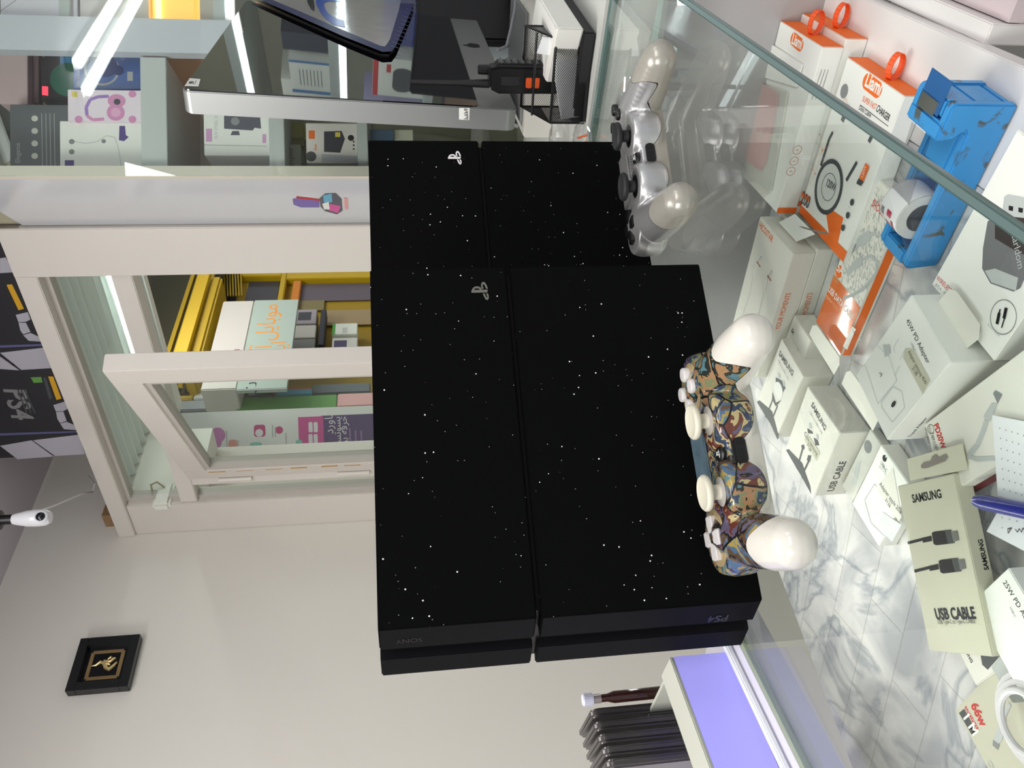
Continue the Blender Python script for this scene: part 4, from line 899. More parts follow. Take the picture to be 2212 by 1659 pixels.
f.rect(0, b.wd - .055, b.wu, .055, mat('orange_gloss', (226, 108, 30), .08, coat=.5)); f.tq('SHOOSH', (1882, 444), (1912, 474), M_RED, 1.35, .01); f.tq('Best Quality Assurance', (1889, 432), (1918, 460), M_RED)
f.disc(*f.q(1813, 587), .0060, M_ORANGE); f.tq('5A', (1807, 583), (1819, 595), M_WHITE2, 1.2, .02); f.tq('1100', (1797, 600), (1808, 613), mat('ochre_ink', (200, 170, 110), .4), 1.2)
f.tq('USB DATA CABLE', (1789, 628), (1841, 692), M_WHITE2, 1.35, .02); f.tq('PREMIUM QUALITY', (1783, 640), (1815, 678), mat('pale_orange', (250, 190, 140), .4), 1.2)
for (a, w_) in (((1836, 540, 1857, 522), .0085), ((1857, 522, 1880, 508), .010), ((1830, 592, 1846, 574), .0062), ((1846, 574, 1862, 562), .0085)):
    f.lq([(a[0], a[1]), (a[2], a[3])], w_, M_LGREY)
f.lq([(1862, 562), (1880, 552), (1896, 566), (1893, 590), (1870, 620), (1845, 636), (1822, 645)], .0030, M_LGREY); f.lq([(1880, 508), (1893, 503)], .0035, M_LGREY); f.pq([(1835, 538), (1845, 520), (1851, 530), (1842, 548)], M_MGREY); f.disc(*f.q(1843, 527), .0007, M_BLACK)
f.pq([(1842, 705), (1850, 711), (1831, 756), (1822, 748)], M_WHITE2); f.tq('Cable', (1842, 712), (1848, 725), M_BLACK)
f = b.right; f.rect(0, b.h * .15, b.wd, b.h * .62, M_ORANGE); f.tq('SHOOSH', (1858, 767), (1872, 724), M_WHITE2, 1.3, .02); f.tq('PREMIUM', (1928, 607), (1952, 550), M_WHITE2, 1.3, .02); b.done()
# --- Apple adapter and the flat tray box below it
b = CardBox('flat translucent white earphone case box lying left of the adapter box', (1880, 925), (1905, 962), (1828, 1065), .0085, m=mat('frosted_white', (206, 206, 198), .25), name='earphone_box', group=gS)
b.top.disc(*b.top.q(1875, 965), .006, M_MGREY); b.top.pq([(1850, 1000), (1860, 995), (1850, 1045), (1838, 1050)], M_LGREY); b.done()
b = CardBox('white USB-C power adapter box half under the cream cable box', (1903, 960), (1968, 1052), (1845, 1095), .017, m=M_WHITE2, name='adapter_box', group=gS)
f = b.top; f.disc(*f.q(1911, 990), .0030, M_BLACK); f.disc(*f.q(1914, 987), .0008, M_WHITE2); f.pq([(1914, 989), (1917, 987), (1916, 991)], M_BLACK)
f.tq('USB-C', (1902, 1001), (1914, 1020), M_DGREY, 1.2); f.tq('20W Power Adapter', (1898, 1008), (1932, 1050), M_LGREY, 1.2)
f.lq([(1890, 1045), (1868, 1080), (1882, 1130), (1925, 1172), (1948, 1130)], .0007, M_LGREY); f.lq([(1890, 1045), (1948, 1130)], .0007, M_LGREY); f.pq([(1893, 1053), (1930, 1010), (1948, 1118), (1942, 1126)], M_WHITE) ; f.pq([(1908, 1106), (1948, 1134), (1928, 1170), (1892, 1136)], mat('pale_adapter', (206, 210, 208), .3))
f.tq('Adapter apple 20w', (1900, 1047), (1946, 1112), M_BLACK, 1.3); f.tq('3136', (1912, 1080), (1922, 1097), M_BLACK, 1.2); b.done()
# --- white box with the wireless earbud picture
zE = MZ + .024 + .0003
A3, A2 = lx(2012, 614, zE), lx(2146, 780, zE); u_ = nrm(A2 - A3); up2 = nrm(np.cross(Z, u_))
if up2 @ (lx(2190, 360, zE) - A3) < 0: up2 = -up2
b = CardBox('large white box with grey earbud case and audio cable pictures', None, None, None, .024, m=M_WHITE2, name='earbud_box', group=gS, geo=(A3 + up2 * .125, u_, np.linalg.norm(A2 - A3), -up2, .125))
f = b.top; f.tq('WIRELESS', (2022, 603), (2052, 633), M_RED, 1.2); f.tq('BT5.4 - 10H', (2020, 617), (2045, 640), M_MGREY)
f.pq([(2124, 535), (2134, 478), (2148, 470), (2212, 495), (2232, 560), (2205, 622), (2190, 630), (2140, 612), (2122, 580)], mat('case_grey', (120, 120, 122), .25)); f.pq([(2128, 585), (2150, 580), (2200, 600), (2195, 628), (2142, 610)], M_LGREY)
f.pq([(2150, 478), (2165, 468), (2235, 470), (2240, 560), (2200, 545), (2150, 515)], mat('brown_black', (66, 60, 60), .25)); f.pq([(2170, 425), (2178, 420), (2230, 430), (2225, 472), (2165, 466)], M_LGREY); f.pq([(2180, 444), (2190, 446), (2189, 456), (2180, 454)], M_BLACK); f.pq([(2201, 448), (2211, 450), (2210, 460), (2201, 458)], M_BLACK)
f.disc(*f.q(2195, 488), .0014, M_WHITE2); f.tq('Earldom', (2186, 505), (2200, 580), M_LGREY, 1.1)
f.ring(*f.q(2168, 685), .0115, .0004, M_DGREY); f.lq([(2162, 668), (2158, 682)], .0012, M_BLACK); f.lq([(2160, 676), (2155, 700)], .0026, M_BLACK); f.lq([(2175, 665), (2170, 688)], .0026, M_BLACK); f.lq([(2171, 688), (2165, 708)], .0010, M_BLACK)
f.tq('Audio Cable', (2134, 702), (2160, 728), M_LGREY, 1.1); b.done()
# --- PD20W
zP = MZ + .03
A3, A2 = lx(1995, 918, zP), lx(2050, 1066, zP); u_ = nrm(A2 - A3); up2 = nrm(np.cross(Z, u_))
if up2 @ (lx(2212, 789, zP) - A3) < 0: up2 = -up2
b = CardBox('wide white PD20W box with a clear cable picture under dotted paper', None, None, None, .022, zb=zP - .022, m=M_WHITE, group=gS, geo=(A3 + up2 * .14, u_, np.linalg.norm(A2 - A3), -up2, .14))
f = b.top; f.tq('PD20W', (2017, 918), (2034, 970), M_RED, 1.3, .03); f.tq('Type c-light', (2012, 935), (2024, 975), M_DGREY, 1.2); f.ring(*f.q(2011, 927), .0035, .0004, M_DGREY); f.tq('TRUE PD FAST', (2005, 920), (2018, 972), M_MGREY, 1.1); f.tq('HIGH SPEED DATA', (1998, 924), (2011, 980), M_BLACK, 1.2)
f.pq([(2146, 850), (2151, 843), (2166, 852), (2156, 872)], M_MGREY); f.pq([(2143, 870), (2156, 872), (2140, 910), (2125, 900)], M_LGREY); f.lq([(2132, 908), (2125, 930), (2112, 962), (2092, 985)], .004, M_LGREY); f.lq([(2092, 985), (2110, 992), (2150, 990)], .003, M_LGREY)
b.right.rect(0, b.h * .5, b.wd, b.h * .5, mat('wine_red', (110, 30, 34), .4)); b.done()
# --- cream SAMSUNG box lying across
zs = MZ + .034
bs_ = CardBox('long cream SAMSUNG USB CABLE box with two black plugs lying on top', (1938, 1050), (2060, 1022), (2012, 1386), .0135, zb=zs - .0135, m=M_CREAM, group=gS, lenv=.125)
f = bs_.top; f.tq('SAMSUNG', (1972, 1086), (2034, 1075), mat('dark_foil', (50, 54, 56), .25, metal=.5), 1.15, .03)
for (x, y) in ((2013, 1163), (2028, 1224)):
    f.lq([(x - 52, y + 10), (x, y - 3)], .0022, M_BLACK); f.lq([(x - 20, y + 4), (x, y)], .0038, M_BLACK); f.pq([(x, y - 12), (x + 6, y - 15), (x + 42, y - 19), (x + 50, y + 10), (x + 10, y + 15), (x + 4, y + 12)], M_BLACK); f.pq([(x + 28, y - 18), (x + 42, y - 19), (x + 50, y + 10), (x + 36, y + 12)], mat('foil_dark', (120, 124, 124), .2, metal=.8)); f.pq([(x + 42, y - 15), (x + 56, y - 17), (x + 60, y + 4), (x + 47, y + 7)], M_SILVER)
f.tq('USB CABLE', (2023, 1338), (2108, 1336), mat('navy_ink', (26, 26, 40), .4), 1.25, .03); f.tq('USB Type-C to Type-C CABLE', (2027, 1348), (2108, 1346), M_DGREY, 1.3)
fr = bs_.right; fr.tq('SAMSUNG', (2136, 1231), (2122, 1166), M_BLACK, 1.1, .03)
P_ = [lx(*p, zs) for p in ((1959, 992), (2078, 958), (2090, 1014), (1966, 1038))]
part('hanging_tab', G().prism(P_, V(0, 0, -.0006)), M_CREAM, bs_.t)
hf = Face(P_[0] + Z * .0003, P_[1] - P_[0], nrm(P_[3] - P_[0]), Z)
hf.pq([(1991, 1009), (1998, 1003), (2012, 1002), (2016, 992), (2024, 989), (2030, 996), (2046, 991), (2051, 998), (2046, 1006), (2005, 1016), (1993, 1015)], mat('keyhole_shadow')); hf.done(bs_.t, 'keyhole'); bs_.done()
# --- 25W, flat SAMSUNG, 66W
zq = MZ + .03
A0, A1 = lx(2178, 1226, zq), lx(2250, 1345, zq); u_ = nrm(A1 - A0); dn = nrm(np.cross(u_, Z))
if dn @ (lx(2156, 1241, zq) - A0) < 0: dn = -dn
b = CardBox('white adapter box lettered 25W PD at the lower right of the cream box', None, None, None, .0295, m=M_WHITE2, name='adapter_box', group=gS, geo=(A0, u_, .085, dn, .05))
b.top.tq('25W PD Adapter', (2166, 1258), (2235, 1375), M_BLACK, 1.1); b.top.tq('USB-C', (2181, 1312), (2192, 1334), M_MGREY); b.done()
zq = MZ + .012
A3, A2 = lx(2048, 1362, zq), lx(2108, 1482, zq); u_ = nrm(A2 - A3); up2 = nrm(np.cross(Z, u_)); up2 = up2 if up2 @ (lx(2212, 1380, zq) - A3) > 0 else -up2
b = CardBox('white SAMSUNG box with dark round print beneath the cream box', None, None, None, .0115, m=M_WHITE, group=gS, geo=(A3 + up2 * .05, u_, np.linalg.norm(A2 - A3), -up2, .05))
f = b.top; f.tq('SAMSUNG', (2072, 1384), (2098, 1432), M_DGREY, 1.1, .03); f.pq([(2100, 1392), (2124, 1393), (2110, 1407)], M_DGREY); f.pq([(2118, 1412), (2132, 1396), (2150, 1394), (2163, 1414), (2134, 1447), (2122, 1436)], M_DGREY); b.done()
zq = MZ + .02
b = CardBox('plain grey phone box standing between the white boxes at right', (2189, 1390), (2240, 1470), (2141, 1444), .0195, m=M_GREYC, name='phone_box', group=gS); b.done()
zq = MZ + .010
A3, A2 = lx(2063, 1533, zq), lx(2140, 1672, zq); u_ = nrm(A2 - A3); up2 = nrm(np.cross(Z, u_)); up2 = up2 if up2 @ (lx(2139, 1445, zq) - A3) > 0 else -up2
b = CardBox('cream 66W 1M cable box in the lower right corner of the case', None, None, None, .0095, m=M_CREAM, group=gS, geo=(A3 + up2 * .075, u_, .11, -up2, .075))
f = b.top; f.tq('66w', (2097, 1523), (2119, 1569), M_RED, 1.3, .04); f.pq([(2087, 1524), (2114, 1573), (2111, 1577), (2084, 1529)], M_RED); f.tq('OUTPUT', (2086, 1530), (2110, 1574), M_WHITE, 1.0); f.pq([(2072, 1540), (2083, 1531), (2110, 1580), (2101, 1590)], M_DGREY); f.tq('1 M', (2079, 1546), (2099, 1584), M_WHITE2, 1.25, .03)
f.lq([(2182, 1520), (2170, 1545), (2162, 1575)], .003, M_LGREY); f.pq([(2170, 1545), (2175, 1556), (2165, 1600), (2150, 1612), (2148, 1590)], M_LGREY); f.pq([(2146, 1598), (2160, 1608), (2156, 1620), (2145, 1610)], M_MGREY); f.tq('OPPO', (2132, 1646), (2165, 1700), M_LGREY)
b.done()
solo('coiled_cable', (lambda g: [g.tube([lx(2232, 1560, -.145) + (u_ * math.cos(t_ / 24 * 6.283) + up2 * math.sin(t_ / 24 * 6.283)) * (.030 - .005 * j) + Z * .0035 * j for t_ in range(25)], .0024, 8) for j in range(3)] and g)(G()), mat('white_cable'), 'coil of thick white cable on the 66W cable box', 'cable', smooth=True)
# --- zip packet with pink sheet, papers, pen
zk = bL2.zt + .0012
P_ = [lx(*p, zk) for p in ((1668, 96), (1735, 140), (1722, 188), (1655, 168))]
pk = thing('zip_packet', 'clear zip packet with white header showing a pink rectangle inside', 'packet', P_[3])
part('packet_header', G().prism(P_, V(0, 0, .0012)), M_WHITE2, pk)
hf = Face(P_[0] + Z * .0014, P_[1] - P_[0], nrm(P_[3] - P_[0]), Z); hf.disc(*hf.q(1695, 131), .0028, mat('keyhole_shadow'), ry=.0038); hf.done(pk, 'header_hole')
P_ = [lx(*p, zk) for p in ((1640, 178), (1704, 200), (1668, 410), (1650, 424), (1596, 368), (1590, 350))]
part('packet_film', G().prism(P_, V(0, 0, .002)), mat('frosted_film', (226, 226, 218), .3, alpha=.5), pk)
P_ = [lx(*p, zk + .0006) for p in ((1642, 184), (1648, 180), (1681, 202), (1683, 212), (1655, 352), (1646, 368), (1638, 366), (1610, 342), (1608, 330))]
part('pink_sheet', G().prism(P_, V(0, 0, .0008)), mat('pink_cloth', (214, 96, 116), .7, noise=.12, nscale=160), pk, label='pink crumpled sheet inside the packet')
def paper(label, pts, z, extra=None):
    P_ = [lx(*p, z) for p in pts]
    t = thing('note_paper', label, 'paper', P_[0], group='dotted note papers'); part('paper_sheet', G().prism(P_, V(0, 0, -.0004)), mat('note_white', (228, 230, 232), .6), t)
    return t, Face(P_[0] + Z * .0001, P_[1] - P_[0], Z * 0 + np.cross(nrm(P_[1] - P_[0]), Z), Z)
t, f = paper('dotted white note paper sheet above the blue pen', ((2143, 897), (2212, 910), (2300, 930), (2300, 1110), (2212, 1088), (2155, 1070)), zP + .004)
for i in range(5):
    for j in range(7): f.disc(*f.q(2160 + 13 * i + 1.5 * j, 925 + 22 * j + 4 * i), .0005, M_MGREY, 6)
f.done(t)
t, f = paper('dotted note paper with handwriting below the blue pen', ((2155, 1105), (2300, 1110), (2300, 1225), (2212, 1190), (2131, 1148)), zP - .004)
f.lq([(2177, 1142), (2186, 1140), (2178, 1152), (2177, 1142)], .0005, M_BLACK); f.lq([(2193, 1143), (2198, 1150), (2202, 1142), (2207, 1150), (2210, 1140), (2216, 1152), (2225, 1140)], .0005, M_BLACK)
for i in range(4):
    for j in range(2): f.disc(*f.q(2165 + 16 * i, 1118 + 22 * j + 4 * i), .0005, M_MGREY, 6)
f.done(t)
pa, pb = lx(2108, 1082, zP + .008), lx(2330, 1128, zP + .008)
pen = thing('blue_pen', 'dark blue pen lying between the two dotted note papers', 'pen', pa)
part('pen_barrel', G().tube([pa, pa * .9 + pb * .1, pb], [.0036, .0052, .0052], 18), mat('pen_blue', (36, 44, 140), .2), pen, smooth=True)

# ==================================================================== BLUE TAPE DISPENSER
zt_d = MZ + .075
DB = mat('dispenser_blue', (58, 142, 204), .35); 
m_, nt, bb = nodes('worn_blue')
tc = nt.nodes.new('ShaderNodeTexCoord'); nz = nt.nodes.new('ShaderNodeTexNoise'); nz.inputs['Scale'].default_value = 55; nz.inputs['Detail'].default_value = 6; nz.inputs['Distortion'].default_value = 1.0
nt.links.new(tc.outputs['Object'], nz.inputs[0]); rr = nt.nodes.new('ShaderNodeValToRGB'); rr.color_ramp.elements[0].position = .60; rr.color_ramp.elements[0].color = lin((60, 146, 208)); rr.color_ramp.elements[1].position = .66; rr.color_ramp.elements[1].color = lin((84, 88, 84))
nt.links.new(nz.outputs[0], rr.inputs[0]); nt.links.new(rr.outputs[0], bb.inputs['Base Color']); bb.inputs['Roughness'].default_value = .35
M_WB = m_
# long axis runs from the near end (picture lower left) to the cutter head (picture upper right)
zd0 = MZ + .028; hd = .021
near_l, near_r = lx(1896, 518, zd0), lx(1952, 583, zd0)
uy = nrm(near_r - near_l); wD = np.linalg.norm(near_r - near_l); ux = nrm(np.cross(uy, Z))
if ux @ (lx(2050, 350, zd0) - near_l) < 0: ux = -ux
DP = lambda x, y, z: near_l + ux * x + uy * y + Z * (z - zd0)
xa = lambda x, y, z: (lx(x, y, z) - near_l) @ ux
LD, xh, xb = xa(2186, 322, zd0 + hd), xa(2072, 341, zd0 + hd), xa(2058, 392, zd0)
td_ = thing('tape_dispenser', 'worn blue desktop tape dispenser with a roll of tape loaded', 'tape dispenser', DP(LD / 2, wD / 2, MZ))
w1 = .0075; zb_ = MZ + .0005; bt_ = .011
g = G()
prof = [(.003, zb_), (LD, zb_), (LD, zd0 + hd - .003), (LD - .003, zd0 + hd), (xh, zd0 + hd), (xh - .001, zd0 + hd - .010), (xh + .006, zd0 + .003), (xh + .002, zd0), (.003, zd0), (0, zd0 - .004)]
for y0 in (0, wD - w1): g.prism([DP(x, y0, z) for x, z in prof], uy * w1)
wi = wD - 2 * w1
g.box(DP(0.0008, w1, zb_), ux * bt_, uy * wi, Z * (zd0 - zb_)); g.box(DP(bt_, w1, zb_), ux * (LD - bt_ - .001), uy * wi, Z * .006)
g.box(DP(xb, w1, zb_ + .006), ux * (LD - xb - .001), uy * wi, Z * (zd0 - zb_ - .006)); g.box(DP(xh + .012, w1, zd0), ux * (LD - xh - .013), uy * wi, Z * (hd - .001))
part('dispenser_body', g, M_WB, td_, bevel=.0013)
part('cutter_head', G().box(DP(xh - .002, .0005, zd0 + hd - .008), ux * .012, uy * (wD - .001), Z * .009), M_WB, td_, bevel=.0018)
part('cutter_blade', G().box(DP(xh + .010, w1 + .001, zd0 + hd - .0002), ux * .010, uy * (wi * .72), Z * .0012), M_SILVER, td_)
part('head_recess', G().box(DP(xh + .0115, w1 * .9, zd0 + hd - .0008), ux * .024, uy * (wi * .9), Z * .0006), mat('recess_blue', (34, 92, 150), .5), td_)
rr_ = .0185; rc = DP(xa(1984, 468, zd0), w1 + .001, zd0 - .001)
part('tape_roll', G().lathe(rc, uy, [(.011, 0), (rr_, 0), (rr_, wi - .002), (.011, wi - .002)], 44), mat('clear_tape_roll', (206, 204, 200), .2), td_, smooth=True)
part('tape_label', G().lathe(rc + uy * .0015, uy, [(rr_ + .0002, 0), (rr_ + .0004, .0005), (rr_ + .0004, wi - .006), (rr_ + .0002, wi - .0055)], 44), mat('tape_label_white', (226, 224, 226), .3), td_, smooth=True)
def lab(a0_, a1_, y0, y1, m, name):
    g = G()
    for j in range(6):
        a, b_ = math.radians(a0_ + (a1_ - a0_) * j / 6), math.radians(a0_ + (a1_ - a0_) * (j + 1) / 6)
        g.poly([rc + uy * yy + (ux * math.cos(an) + Z * math.sin(an)) * (rr_ + .0007) for an, yy in ((a, y0), (b_, y0), (b_, y1), (a, y1))])
    part(name, g, m, td_)
mc_ = mat('label_crimson', (170, 40, 70), .3)
lab(112, 170, wi * .62, wi * .74, mc_, 'label_stripe'); lab(128, 146, wi * .25, wi * .5, mc_, 'label_mark'); lab(92, 108, wi * .4, wi * .62, mc_, 'label_mark')
for k in range(7): lab(96, 116, wi * (.10 + .022 * k), wi * (.10 + .022 * k + .010), M_BLACK, 'label_barcode')
part('roll_hub', G().lathe(rc - uy * .0005, uy, [(.003, 0), (.0112, 0), (.0112, wi - .001), (.003, wi - .001)], 30), mat('hub_dark', (48, 50, 54), .4), td_, smooth=True)
g = G(); q0, q1 = rc + Z * (rr_ - .004) + ux * .010, DP(xh - .003, w1 + .001, zd0 + hd - .001)
g.prism([q0, q1, q1 + Z * .0003, q0 + Z * .0003], uy * (wi - .002)); part('tape_strip', g, M_FILM, td_)

# ==================================================================== GAME CONSOLES
m_, nt, bb = nodes('star_vinyl')
tc = nt.nodes.new('ShaderNodeTexCoord'); L = nt.links
def specks(scale, rad, keep, seed):
    vo = nt.nodes.new('ShaderNodeTexVoronoi'); vo.inputs['Scale'].default_value = scale; vo.inputs['Randomness'].default_value = 1
    of = nt.nodes.new('ShaderNodeMapping'); of.inputs['Location'].default_value = (seed, seed * .7, seed * .3); L.new(tc.outputs['Object'], of.inputs[0]); L.new(of.outputs[0], vo.inputs['Vector'])
    c1 = nt.nodes.new('ShaderNodeMath'); c1.operation = 'LESS_THAN'; c1.inputs[1].default_value = rad * scale; L.new(vo.outputs['Distance'], c1.inputs[0])
    sp_ = nt.nodes.new('ShaderNodeSeparateColor'); L.new(vo.outputs['Color'], sp_.inputs[0])
    c2 = nt.nodes.new('ShaderNodeMath'); c2.operation = 'GREATER_THAN'; c2.inputs[1].default_value = 1 - keep; L.new(sp_.outputs[0], c2.inputs[0])
    mm_ = nt.nodes.new('ShaderNodeMath'); mm_.operation = 'MULTIPLY'; L.new(c1.outputs[0], mm_.inputs[0]); L.new(c2.outputs[0], mm_.inputs[1]); return mm_
a_ = specks(110, .00062, .5, 3.1); b_ = specks(240, .00036, .22, 8.3)
sm = nt.nodes.new('ShaderNodeMath'); sm.operation = 'MULTIPLY_ADD'; sm.inputs[1].default_value = .45; L.new(b_.outputs[0], sm.inputs[0]); L.new(a_.outputs[0], sm.inputs[2])
mx = nt.nodes.new('ShaderNodeMix'); mx.data_type = 'RGBA'; mx.inputs[6].default_value = (.0032, .0034, .0036, 1); mx.inputs[7].default_value = (.9, .9, .9, 1); mx.clamp_factor = True
L.new(sm.outputs[0], mx.inputs[0]); L.new(mx.outputs[2], bb.inputs['Base Color']); bb.inputs['Roughness'].default_value = .75; bb.inputs['Specular IOR Level'].default_value = .04
M_STAR = m_
M_CORE = mat('console_core_black', (10, 10, 12), .25)
M_FRONT = mat('console_front_black', (9, 9, 13), .6, spec=.1)
def console(o, yaw, label, hgt, Ln, sl, logo_m, logo_c):
    """o = lower rear corner of the large outer face, standing on its long side"""
    d = V(-math.cos(yaw), -math.sin(yaw), 0); n = V(math.sin(yaw), -math.cos(yaw), 0)   # d: towards the console's front, n: towards the viewer
    t = thing('game_console', label, 'game console', o + d * Ln / 2 - n * .026, group='two black star flecked game consoles')
    def CPt(a, z, dep): return o + d * (a + sl * dep / .053) - n * dep + Z * z
    lay = ((0.0, .0225), (.0335, .053))
    zsplit = (.1625, .1660); rear = .0
    for li, (d0, d1) in enumerate(lay):
        for hi, (z0, z1) in enumerate(((.0006, zsplit[0]), (zsplit[1], hgt))):
            a1 = Ln
            pts = [CPt(0, z0, d0), CPt(a1, z0, d0), CPt(a1, z0, d1), CPt(0, z0, d1)]
            part('shell_panel', G().prism(pts, Z * (z1 - z0)), M_STAR if li == 0 else M_FRONT, t, bevel=.0009)
            if li == 0:   # plain front strip of the upper slab
                q = [CPt(a1, z0 + .001, d0 + .0012), CPt(a1, z0 + .001, d1 - .0008)]
                e = nrm(np.cross(q[1] - q[0], Z)); e = e if e @ d > 0 else -e
                part('front_strip', G().prism([q[0], q[1], q[1] + e * .0003, q[0] + e * .0003], Z * (z1 - z0 - .002)), M_FRONT, t)
    # recessed core between the slabs and in the split
    core = [CPt(.004, .006, .004), CPt(Ln - .0085, .006, .004), CPt(Ln - .0045, .006, .049), CPt(.004, .006, .049)]
    part('console_core', G().prism(core, Z * (hgt - .010)), M_CORE, t)
    part('light_bar', G().box(CPt(.006, zsplit[0] + .0004, .0022), d * (Ln - .012), Z * .0026, -n * .0015), mat('light_bar_gloss', (4, 4, 4), .4, spec=.1), t)
    part('foot', G().box(CPt(Ln - .012, .0002, .044), d * .010, Z * .004, -n * .006), M_RUBBER, t)
    # maker's emblem on the face
    f = Face(CPt(0, hgt, 0) , -d, -Z, n); f.O = CPt(Ln, hgt, 0)
    W_ = .0078; cx, cy = f.q(*logo_c)
    def e(x, y): return (cx + x * W_, cy - y * W_)
    f.poly([e(-.17, 1.0), e(-.17, -.62), e(.15, -.73), e(.15, .70), e(.02, .74), e(.02, .74)][:5], logo_m)
    f.poly([e(.0, 1.0), e(-.17, 1.0), e(-.17, .78), e(.15, .70), e(.32, .60), e(.32, .22), e(.15, .12), e(.15, -.1), e(.42, .02), e(.56, .22), e(.56, .55), e(.42, .78), e(.2, .92)], logo_m)
    f.poly([e(-.28, -.16), e(-.28, -.36), e(-.75, -.52), e(-.72, -.62), e(-.28, -.50), e(-.28, -.70), e(-.55, -.76), e(-.85, -.74), e(-1.05, -.62), e(-1.0, -.44), e(-.75, -.30)], logo_m)
    f.poly([e(.26, -.08), e(.26, -.30), e(.62, -.20), e(.80, -.28), e(.72, -.40), e(.26, -.54), e(.26, -.74), e(.70, -.62), e(1.02, -.46), e(1.08, -.28), e(.92, -.10), e(.60, -.04)], logo_m)
    f.done(t, 'emblem')
    # embossed lettering low on the front strip
    q0 = CPt(Ln, .020, .006); fr = Face(CPt(Ln, .045, .002) , nrm(CPt(Ln, 0, .02) - CPt(Ln, 0, 0)) * -1, -Z)
    fu = nrm(CPt(Ln, 0, .02) - CPt(Ln, 0, 0)); fn_ = nrm(np.cross(Z, fu)); fn_ = fn_ if fn_ @ d > 0 else -fn_
    fr = Face(CPt(Ln, .040, .017) + fn_ * .0006, Z, fu, fn_); fr.d = -fu
    m_emb = mat('embossed_black', (5, 5, 7), .3)
    fr.text('PS4', -.018, .004, .011, m_emb, bold=.02); fr.O = CPt(Ln, hgt - .03, .014) + fn_ * .0006; fr.text('SONY', 0, .003, .007, m_emb)
    fr.done(t, 'embossed_lettering')
    return t
console(V(.0959, .6370, 0), .3616, 'nearest black star flecked game console standing upright on the glass', .275, .2761, .0289, mat('emblem_grey', (112, 112, 104), .35), (1039, 629))
console(V(.2542, .8134, 0), .345, 'black star flecked game console standing behind the nearest one, emblem painted in white reflection', .2785, .2761, .0289, mat('emblem_reflection', (240, 236, 236), .3), (984, 341))  # far emblem: white reflection on the shiny logo is put into its colour

# ==================================================================== GAMEPADS
def rotm(yaw, pit, rol):
    cy, sy, cp, sp_, cr, sr = math.cos(yaw), math.sin(yaw), math.cos(pit), math.sin(pit), math.cos(rol), math.sin(rol)
    return np.array([[cy, -sy, 0], [sy, cy, 0], [0, 0, 1]]) @ np.array([[1, 0, 0], [0, cp, -sp_], [0, sp_, cp]]) @ np.array([[cr, 0, sr], [0, 1, 0], [-sr, 0, cr]])
MM = .001
HX, HY, HZ = (54, 8, 24), (0, 0, 0), (66, -64, 16.5)
def handle_axis(k):   # k 0..1 along the grip, right side
    p0, p1, p2 = np.array((53., 8, 25)), np.array((62., -28, 22)), np.array((66.5, -64, 19))
    return p0 * (1 - k) ** 2 + 2 * k * (1 - k) * p1 + p2 * k * k
def pad_body():
    g = G()
    # centre block
    g.box((-50, -18, 8), (100, 0, 0), (0, 52, 0), (0, 0, 29))
    g.prism([(-46, -21, 7), (-46, -26, 20), (-46, -25, 33), (-46, -10, 35), (-46, -10, 7)], (92, 0, 0))
    for s in (-1, 1):
        g.lathe((s * 25, -13, 12), (0, 0, 1), [(17, 0), (20.5, 4), (21.5, 14), (21, 22), (19, 27.5)], 28)
        g.lathe((s * 54, 10, 12), (0, 0, 1), [(22, 0), (27, 6), (27.5, 20), (25, 28)], 32)
        for k in range(15):
            t_ = k / 14; c = handle_axis(t_); c = c * np.array([s, 1, 1])
            r = 23.5 - 4.5 * t_ - (1.0 * max(0, t_ - .75) / .25)
            g.ball(c, r, 18, sc=(.90, 1, .84))
        g.box((s * 52 - 15, 30, 20), (30, 0, 0), (0, 12, 0), (0, 0, 13))
        g.ball((s * 52, 40, 17), 13, 14, sc=(1.1, .8, .8))
    me = g.mesh('tmp', recalc=True); me.transform(Matrix.Scale(MM, 4))
    o = bpy.data.objects.new('tmp', me); COL.objects.link(o)
    r = o.modifiers.new('r', 'REMESH'); r.mode = 'VOXEL'; r.voxel_size = .00125
    sm_ = o.modifiers.new('s', 'SMOOTH'); sm_.factor = .5; sm_.iterations = 9
    dg = bpy.context.evaluated_depsgraph_get(); dg.update()
    out = bpy.data.meshes.new_from_object(o.evaluated_get(dg)); bpy.data.objects.remove(o)
    for p in out.polygons: p.use_smooth = True
    return out
PAD = pad_body()
_n = len(PAD.vertices); _co = np.empty(_n * 3); PAD.vertices.foreach_get('co', _co); _co = _co.reshape(-1, 3) / MM
def seam(co):
    x, y, z = np.abs(co[:, 0]), co[:, 1], co[:, 2]
    # upper shell: above a level line in the middle, and down the grips to an S shaped seam
    mid = z - 25.0
    lobe = 15 * np.exp(-((x - 50) / 8.0) ** 2)          # tongue on the inner side of the grip
    tip = (y + 43 + lobe - 9 * np.clip((z - 24) / 14, -1, 1) * .5) * 1.0
    tip = np.where(x > 38, tip, 99.)
    inner = np.clip((x - 44) / 6, 0, 1)
    low = z - (25.0 - 9 * inner * np.clip((-y - 12) / 9, 0, 1) - 8 * 1.6 * np.clip((x - 60) / 8, 0, 1))
    bul = 20.0 - np.hypot(x - 25, (z - 31) * 1.15)        # round fronts under the sticks reach lower
    low = np.maximum(low, np.where((y < -20) & (x < 48), bul * 1.0, -99))
    kk_ = 3.0; m_ = np.minimum(low, tip); return m_ - kk_ * np.log(np.exp(-np.clip((low - m_) / kk_, 0, 40)) + np.exp(-np.clip((tip - m_) / kk_, 0, 40)))
SEAM = seam(_co)
